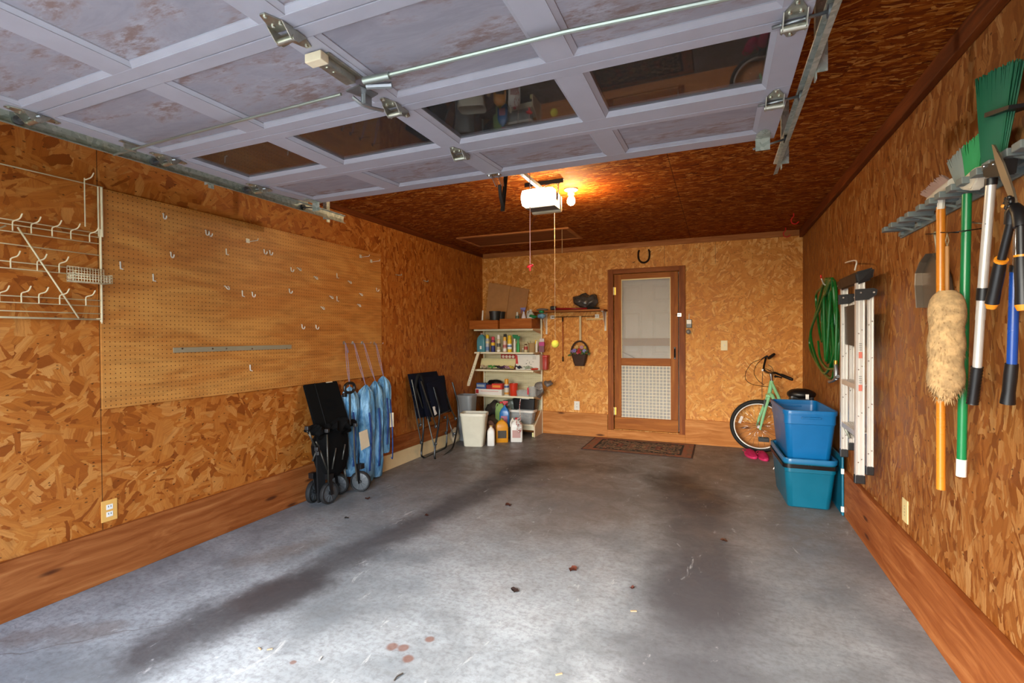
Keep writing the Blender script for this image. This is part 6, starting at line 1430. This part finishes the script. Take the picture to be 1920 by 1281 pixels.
def bristles(base0, base1, tip0, tip1, n, th, mat, parent, name='bristles', jitter=.008, r=.0022, rows=4, seed=1):
    """a fan of separate bristle strands between a base line and a tip line"""
    rnd = random.Random(seed); g = G()
    for k in range(n):
        for rw in range(rows):
            u = (k+.5+rnd.uniform(-.4, .4))/n; a = base0.lerp(base1, u); b = tip0.lerp(tip1, u); off = V(((rw-(rows-1)/2)*th, 0, 0))
            b2 = b+V((rnd.uniform(-th, th)*.6, rnd.uniform(-jitter, jitter)*.5, rnd.uniform(-jitter, jitter*.6)))
            g.tube([a+off*.6, (a+b)/2+off, b2+off*1.3], [r, r*1.05, r*.7], 4)
    return build(name, g, mat, parent)
XT = .83
# long handled scraper brush (orange pole)
t = thing('squeegee_broom', 'long orange wooden handle with a grey and white scrub brush head', 'broom', P(1764, 918, x=XT))
pole([(1764, 388), (1764, 640), (1764, 918)], .832, .0152, 'handle', t, colour('orange_pole', '#cf7d22', .3))
a, b = P(1743, 375, x=XT), P(1788, 343, x=XT); g = G(); g.tube([a+V((0, 0, 0)), a.lerp(b, .5), b], [.013, .018, .02], 10); g.tube([P(1764, 392, x=XT), P(1766, 362, x=XT)], .013, 8); build('head_block', g, colour('brush_white', '#d8d0c2', .5), t)
n = N('two_tone_bristle'); bristle_m = colour('brush_grey', '#b39a92', .7)
bristles(P(1742, 372, x=XT), P(1782, 340, x=XT), P(1728, 363, x=XT), P(1768, 328, x=XT), 44, .004, bristle_m, t, seed=2)
# green pole angle broom
t = thing('angle_broom', 'green handled angle broom with grey and green bristles', 'broom', P(1802, 895, x=XT))
pole([(1813, 364), (1808, 600), (1803, 862)], XT, .0145, 'handle', t, colour('green_pole', '#0e7440', .3))
pole([(1803, 861), (1802, 893)], XT, .0155, 'end_cap', t, M['white'])
g = G(); a, b = P(1793, 346, x=XT), P(1840, 312, x=XT); g.prism([P(1792, 350, x=XT-.018), P(1796, 341, x=XT-.018), P(1822, 316, x=XT-.018), P(1838, 311, x=XT-.018), P(1836, 326, x=XT-.018), P(1822, 350, x=XT-.018), P(1818, 358, x=XT-.018), P(1800, 356, x=XT-.018)], (.036, 0, 0)); bmesh.ops.bevel(g.b, geom=g.b.edges[:], offset=.006, segments=2, affect='EDGES'); build('head_block', g, colour('head_white', '#dcd3c0', .5), t)
m0, m1 = P(1794, 344, x=XT), P(1838, 314, x=XT); t0, t1 = P(1780, 305, x=XT), P(1850, 246, x=XT); mid = .45
bristles(m0, m0.lerp(m1, mid), t0, t0.lerp(t1, mid)+V((0, 0, .012)), 34, .004, colour('bristle_grey', '#8e948c', .6), t, seed=3)
bristles(m0.lerp(m1, mid), m1, t0.lerp(t1, mid)+V((0, 0, .012)), t1, 38, .004, colour('bristle_green', '#2c9150', .6), t, seed=4)
# big green push broom head with aluminium pole
XU = .81
t = thing('broom', 'tall silver pole broom with a large flared dark green head', 'broom', P(1823, 755, x=XU))
pole([(1858, 346), (1847, 480), (1838, 600)], XU, .0135, 'pole', t, M['alu']); pole([(1838, 598), (1832, 692)], XU, .0125, 'pole', t, M['alu'])
pole([(1844, 540), (1842, 563)], XU, .0175, 'clamp_sleeve', t, M['black'])
g = G(); a, b = P(1832, 688, x=XU), P(1823, 757, x=XU); g.tube([a.lerp(b, k/24) for k in range(25)], [.0155 if k % 2 else .0172 for k in range(25)], 12); build('grip', g, M['black'], t)
g = G().prism([P(1840, 308, x=XU-.02), P(1878, 297, x=XU-.02), P(1874, 330, x=XU-.02), P(1843, 334, x=XU-.02)], (.04, 0, 0)); bmesh.ops.bevel(g.b, geom=g.b.edges[:], offset=.004, segments=2, affect='EDGES'); hd = build('head_socket', g, M['black'], t)
for a in ((1845, 312), (1862, 308)): build('screw', G().lathe(P(*a, x=XU-.02), [(.004, 0), (.003, .003)], 8, axis=V((-1, 0, 0))), M['chrome'], hd)
g = G().tube([P(1859, 334, x=XU), P(1858, 347, x=XU)], .016, 10); build('collar', g, M['black'], hd)
bristles(P(1845, 306, x=XU), P(1880, 296, x=XU), P(1838, 150, x=XU), P(1912, 112, x=XU), 95, .006, colour('bristle_darkgreen', '#0b5d3c', .55), t, seed=5, jitter=.010, r=.0026, rows=4)
g = G().prism([P(1846, 212, x=XU-.034), P(1892, 197, x=XU-.034), P(1890, 205, x=XU-.034), P(1845, 221, x=XU-.034)], (.068, 0, 0)); build('strap', g, M['black'], t)
# shears
XS = .775
t = thing('hedge_shears', 'long black hedge shears with orange ringed grips hanging on the rack', 'shears', P(1880, 600, x=XS))
org = colour('orange_plastic', '#e08a1e', .4); bladem = colour('blade_steel', '#a89f8c', .3, .8)
g = G().prism([P(1859, 271, x=XS), P(1863, 272, x=XS), P(1880, 305, x=XS), P(1893, 340, x=XS), P(1903, 372, x=XS), P(1904, 386, x=XS), P(1899, 389, x=XS), P(1890, 368, x=XS), P(1876, 335, x=XS), P(1865, 300, x=XS)], (.005, 0, 0)); build('blade', g, bladem, t)
g = G().prism([P(1893, 355, x=XS+.006), P(1898, 352, x=XS+.006), P(1906, 385, x=XS+.006), P(1901, 392, x=XS+.006)], (.005, 0, 0)); build('blade', g, M['steel'], t)
pv = P(1890, 380, x=XS-.01); g = G()
for k in range(6): a_ = k*math.pi/3; g.sph(pv+V((0, .014*math.cos(a_), .014*math.sin(a_))), .007, 8)
g.lathe(pv+V((.008, 0, 0)), [(.016, 0), (.016, .012)], 16, axis=V((-1, 0, 0))); build('pivot_knob', g, M['black'], t)
build('pivot_cap', G().sph(pv+V((-.004, .015, -.006)), .006, 8), org, t)
g = G(); g.tube([P(1903, 388, x=XS), P(1898, 398, x=XS), P(1895, 420, x=XS)], [.014, .017, .0155], 10); g.tube([P(1903, 388, x=XS), P(1912, 400, x=XS), P(1914, 425, x=XS)], [.014, .018, .017], 10); build('shaft_fork', g, M['black'], t)
for (p0, p1, p2, p3) in (((1895, 418), (1878, 486), (1876, 490), (1860, 569)), ((1914, 420), (1915, 478), (1915, 482), (1918, 572))):
    hd = pole([p0, p1], XS, .0105, 'shaft', t, M['black']); a, b = P(*p1, x=XS), P(*p2, x=XS); build('ring', G().tube([a, b], .0165, 12), org, hd)
    a, b = P(*p2, x=XS), P(*p3, x=XS); g = G(); g.tube([a, a.lerp(b, .3), a.lerp(b, .7), b], [.0145, .016, .0155, .017], 12); build('grip', g, M['black'], hd); build('end_cap', G().tube([b, b+(b-a).normalized()*.016], [.0175, .012], 12), org, hd)
# blue handled tool
t = thing('blue_tool', 'blue tube handle with a black grip hanging at the right of the rack', 'tool handle', P(1888, 755, x=.82))
pole([(1903, 508), (1897, 690)], .82, .0125, 'tube', t, colour('blue_tube', '#14408c', .25)); pole([(1905, 498), (1903, 509)], .82, .0145, 'collar', t, M['black']); pole([(1907, 400), (1905, 498)], .82, .008, 'inner_rod', t, M['chrome'])
g = G(); a, b = P(1897, 682, x=.82), P(1889, 757, x=.82); g.tube([a, a.lerp(b, .3), a.lerp(b, .7), b], [.0155, .0165, .0155, .0185], 12); build('grip', g, M['black'], t)
# dustpan
t = thing('dustpan', 'tarnished metal dustpan hanging behind the orange broom handle', 'dustpan', (.86, 2.45, 1.40))
panm = colour('tarnished_metal', '#77695a', .35, .6); XD = .8925
ol = [(1753, 475), (1740, 492), (1732, 512), (1731, 535), (1734, 577), (1785, 579), (1789, 545), (1785, 520), (1775, 490), (1765, 474)]
g = G().prism([P(a, b, x=XD) for a, b in ol], (-.004, 0, 0)); 
for k in range(len(ol)-1):
    if k in (4,): continue
    a, b = P(*ol[k], x=XD), P(*ol[k+1], x=XD); g.hexa([a, b, b+V((-.003, 0, 0)), a+V((-.003, 0, 0)), a+V((-.03, 0, 0)), b+V((-.03, 0, 0)), b+V((-.033, .002, 0)), a+V((-.033, .002, 0))])
build('pan', g, panm, t); g = G(); g.tube([P(1759, 480, x=XD-.01), P(1756, 455, x=XD-.015), P(1753, 437, x=XD-.01)], [.013, .011, .011], 8, flat=.5); build('handle', g, M['galv'], t)
g = G(); a = P(1735, 439, x=XR-.001); b = P(1765, 438, x=XR-.001); g.tube([a+V((0, 0, 0)), P(1737, 439, x=XD-.03)], .0015, 5); g.tube([P(1735, 439, x=.85), P(1758, 438, x=.85)], .002, 5); g.tube([P(1750, 438, x=.85), P(1750, 438, x=XR)], .002, 5); one('long_nail', g, M['blackmetal'], 'thin dark nail holding the metal dustpan', 'nail')
g = G(); g.tube([P(1764, 436, x=.77), P(1797, 436, x=.77)], .002, 5); g.tube([P(1777, 437, x=.77), P(1777, 437, x=.77)+V((XR-.77, 0, .01))], .002, 5); one('long_nail', g, M['blackmetal'], 'thin dark nail holding the fluffy duster', 'nail')
g = G(); g.tube([P(1817, 417, x=.88), P(1848, 420, x=.80)], .002, 5); g.tube([P(1817, 417, x=.88), (XR, P(1817, 417, x=.88).y, P(1817, 417, x=.88).z)], .002, 5); one('long_nail', g, M['steel'], 'thin bare nail between the green and silver poles', 'nail')
# wool duster
t = thing('wool_duster', 'fluffy tan lambswool duster hanging head down on a wooden stick', 'duster', P(1776, 745, x=.85))
pole([(1776, 462), (1776, 552)], .76, .0063, 'stick', t, colour('stick_wood', '#a4733f', .6)); g = G(); g.tube([P(1776, 462, x=.76), P(1773, 452, x=.765), P(1776, 438, x=.77), P(1779, 452, x=.765), P(1776, 462, x=.76)], .0016, 5); build('loop', g, colour('loop', '#8d7a5c', .7), t)
wool = colour('lambswool', '#b08f62', .95, 0, var=.25, sc=40)
a, b = P(1776, 545, x=.755), P(1772, 752, x=.755); g = G(); core = [a.lerp(b, k/24) for k in range(25)]; rr_ = [.026, .044, .053]+[.057+.003*math.sin(k*.9) for k in range(18)]+[.052, .043, .030, .014]
g.tube(core, [r*.9 for r in rr_], 20)
rnd = random.Random(8)
for k in range(1500):
    i = rnd.random(); p = a.lerp(b, i); r = rr_[min(24, int(i*24))]*.86; th = rnd.uniform(0, 2*math.pi); d = V((math.cos(th), math.sin(th), 0)); s0 = p+d*r
    e = s0+d*rnd.uniform(.003, .009)+V((0, rnd.uniform(-.006, .006), rnd.uniform(-.022, -.006))); sd = d.cross(V((0, 0, 1)))*.0028
    g.f(g.vs([s0+sd, s0-sd, e]), False)
for v in g.b.verts: v.co.x = min(v.co.x, XR-.003)
build('wool_head', g, wool, t)
# ------------------------------------------------------------------ litter on the floor
def leaf(px, py, hexc, L_, label, seed, curl=.010, wdt=.45):
    q = P(px, py, z=0); rnd = random.Random(seed); rot = rnd.uniform(0, 6.28); g = G(); R = Matrix.Rotation(rot, 3, 'Z'); rows = []
    for i in range(7):
        u = i/6; w_ = L_*wdt*math.sin(math.pi*min(1, u*.94+.05))**.8*(1+.25*math.sin(i*2.4+seed)); rows.append([q+R @ V((w_*s_, (u-.5)*L_, .0015+curl*abs(s_)*(.6+.5*math.sin(i+seed))+.004*math.sin(u*5)**2)) for s_ in (-1, -.5, 0, .5, 1)])
    vr = [g.vs(r) for r in rows]
    for i in range(6):
        for k in range(4): g.f([vr[i][k], vr[i][k+1], vr[i+1][k+1], vr[i+1][k]], True)
    bmesh.ops.solidify(g.b, geom=g.b.faces[:], thickness=.0012)
    one('dry_leaf', g, colour('leaf_'+hexc[1:], hexc, .8), label, 'leaf', 'dry leaves scattered on the floor')
leaf(953, 948, '#5c2e1e', .06, 'curled red-brown leaf on the dark tyre mark in mid floor', 1)
leaf(1074, 1069, '#6e3826', .055, 'curled rust red leaf on the bare pale concrete', 2)
leaf(965, 1109, '#3b2a26', .045, 'dark brown crumpled leaf left of the rust red one', 3)
leaf(1357, 1015, '#6e4630', .045, 'small brown leaf toward the right side of the floor', 4)
leaf(689, 936, '#5a2f20', .045, 'red-brown leaf on the floor in front of the wagon wheels', 5)
leaf(800, 968, '#55291c', .03, 'tiny red leaf scrap left of the tyre mark', 6)
leaf(1185, 1104, '#6b3a30', .025, 'tiny reddish leaf scrap right of the rust red leaf', 7)
leaf(650, 972, '#3a3430', .035, 'flat dark scrap on the floor between wagon and tyre mark', 8, .003)
def chip(px, py, L_, label, seed, hexc='#a89270'):
    q = P(px, py, z=0); g = G().box((q.x, q.y, .003), (L_, L_*.28, .004), random.Random(seed).uniform(0, 3), .001); one('wood_chip', g, colour('chip_'+hexc[1:], hexc, .8), label, 'wood chip', 'pale wood chips on the floor')
chip(1188, 1147, .03, 'pale wood chip at the right of the bare concrete', 1); chip(487, 1218, .022, 'pale wood chip near the left foreground stain', 2); chip(506, 1219, .022, 'pale wood chip lying right beside its twin in the foreground', 3); chip(1048, 1266, .028, 'pale wood chip at the bottom edge of the floor', 4); chip(601, 1236, .02, 'whitish chip on a faint rusty spot', 5, '#d8d0c4')
g = G(); q = P(739, 1278, z=0); g.tube(cat([q, q+V((.0, .02, .003)), q+V((.01, .045, .002))], 4), .003, 5); g.b.verts.ensure_lookup_table(); 
for v in g.b.verts: v.co.z += .004
one('twig', g, colour('twig_dark', '#3a332c', .8), 'short dark twig at the bottom of the floor', 'twig')

# ------------------------------------------------------------------ render look
SC.view_settings.view_transform = 'Standard'; SC.view_settings.look = 'None'; SC.view_settings.gamma = 1; SC.view_settings.use_curve_mapping = False
SC.view_settings.exposure = EXPO
SC.render.engine = 'CYCLES'
cy = SC.cycles; cy.use_denoising = True; cy.sample_clamp_indirect = 6; cy.max_bounces = 7; cy.diffuse_bounces = 4; cy.transparent_max_bounces = 12
cy.use_adaptive_sampling = True; cy.adaptive_threshold = .02; cy.caustics_reflective = False; cy.caustics_refractive = False
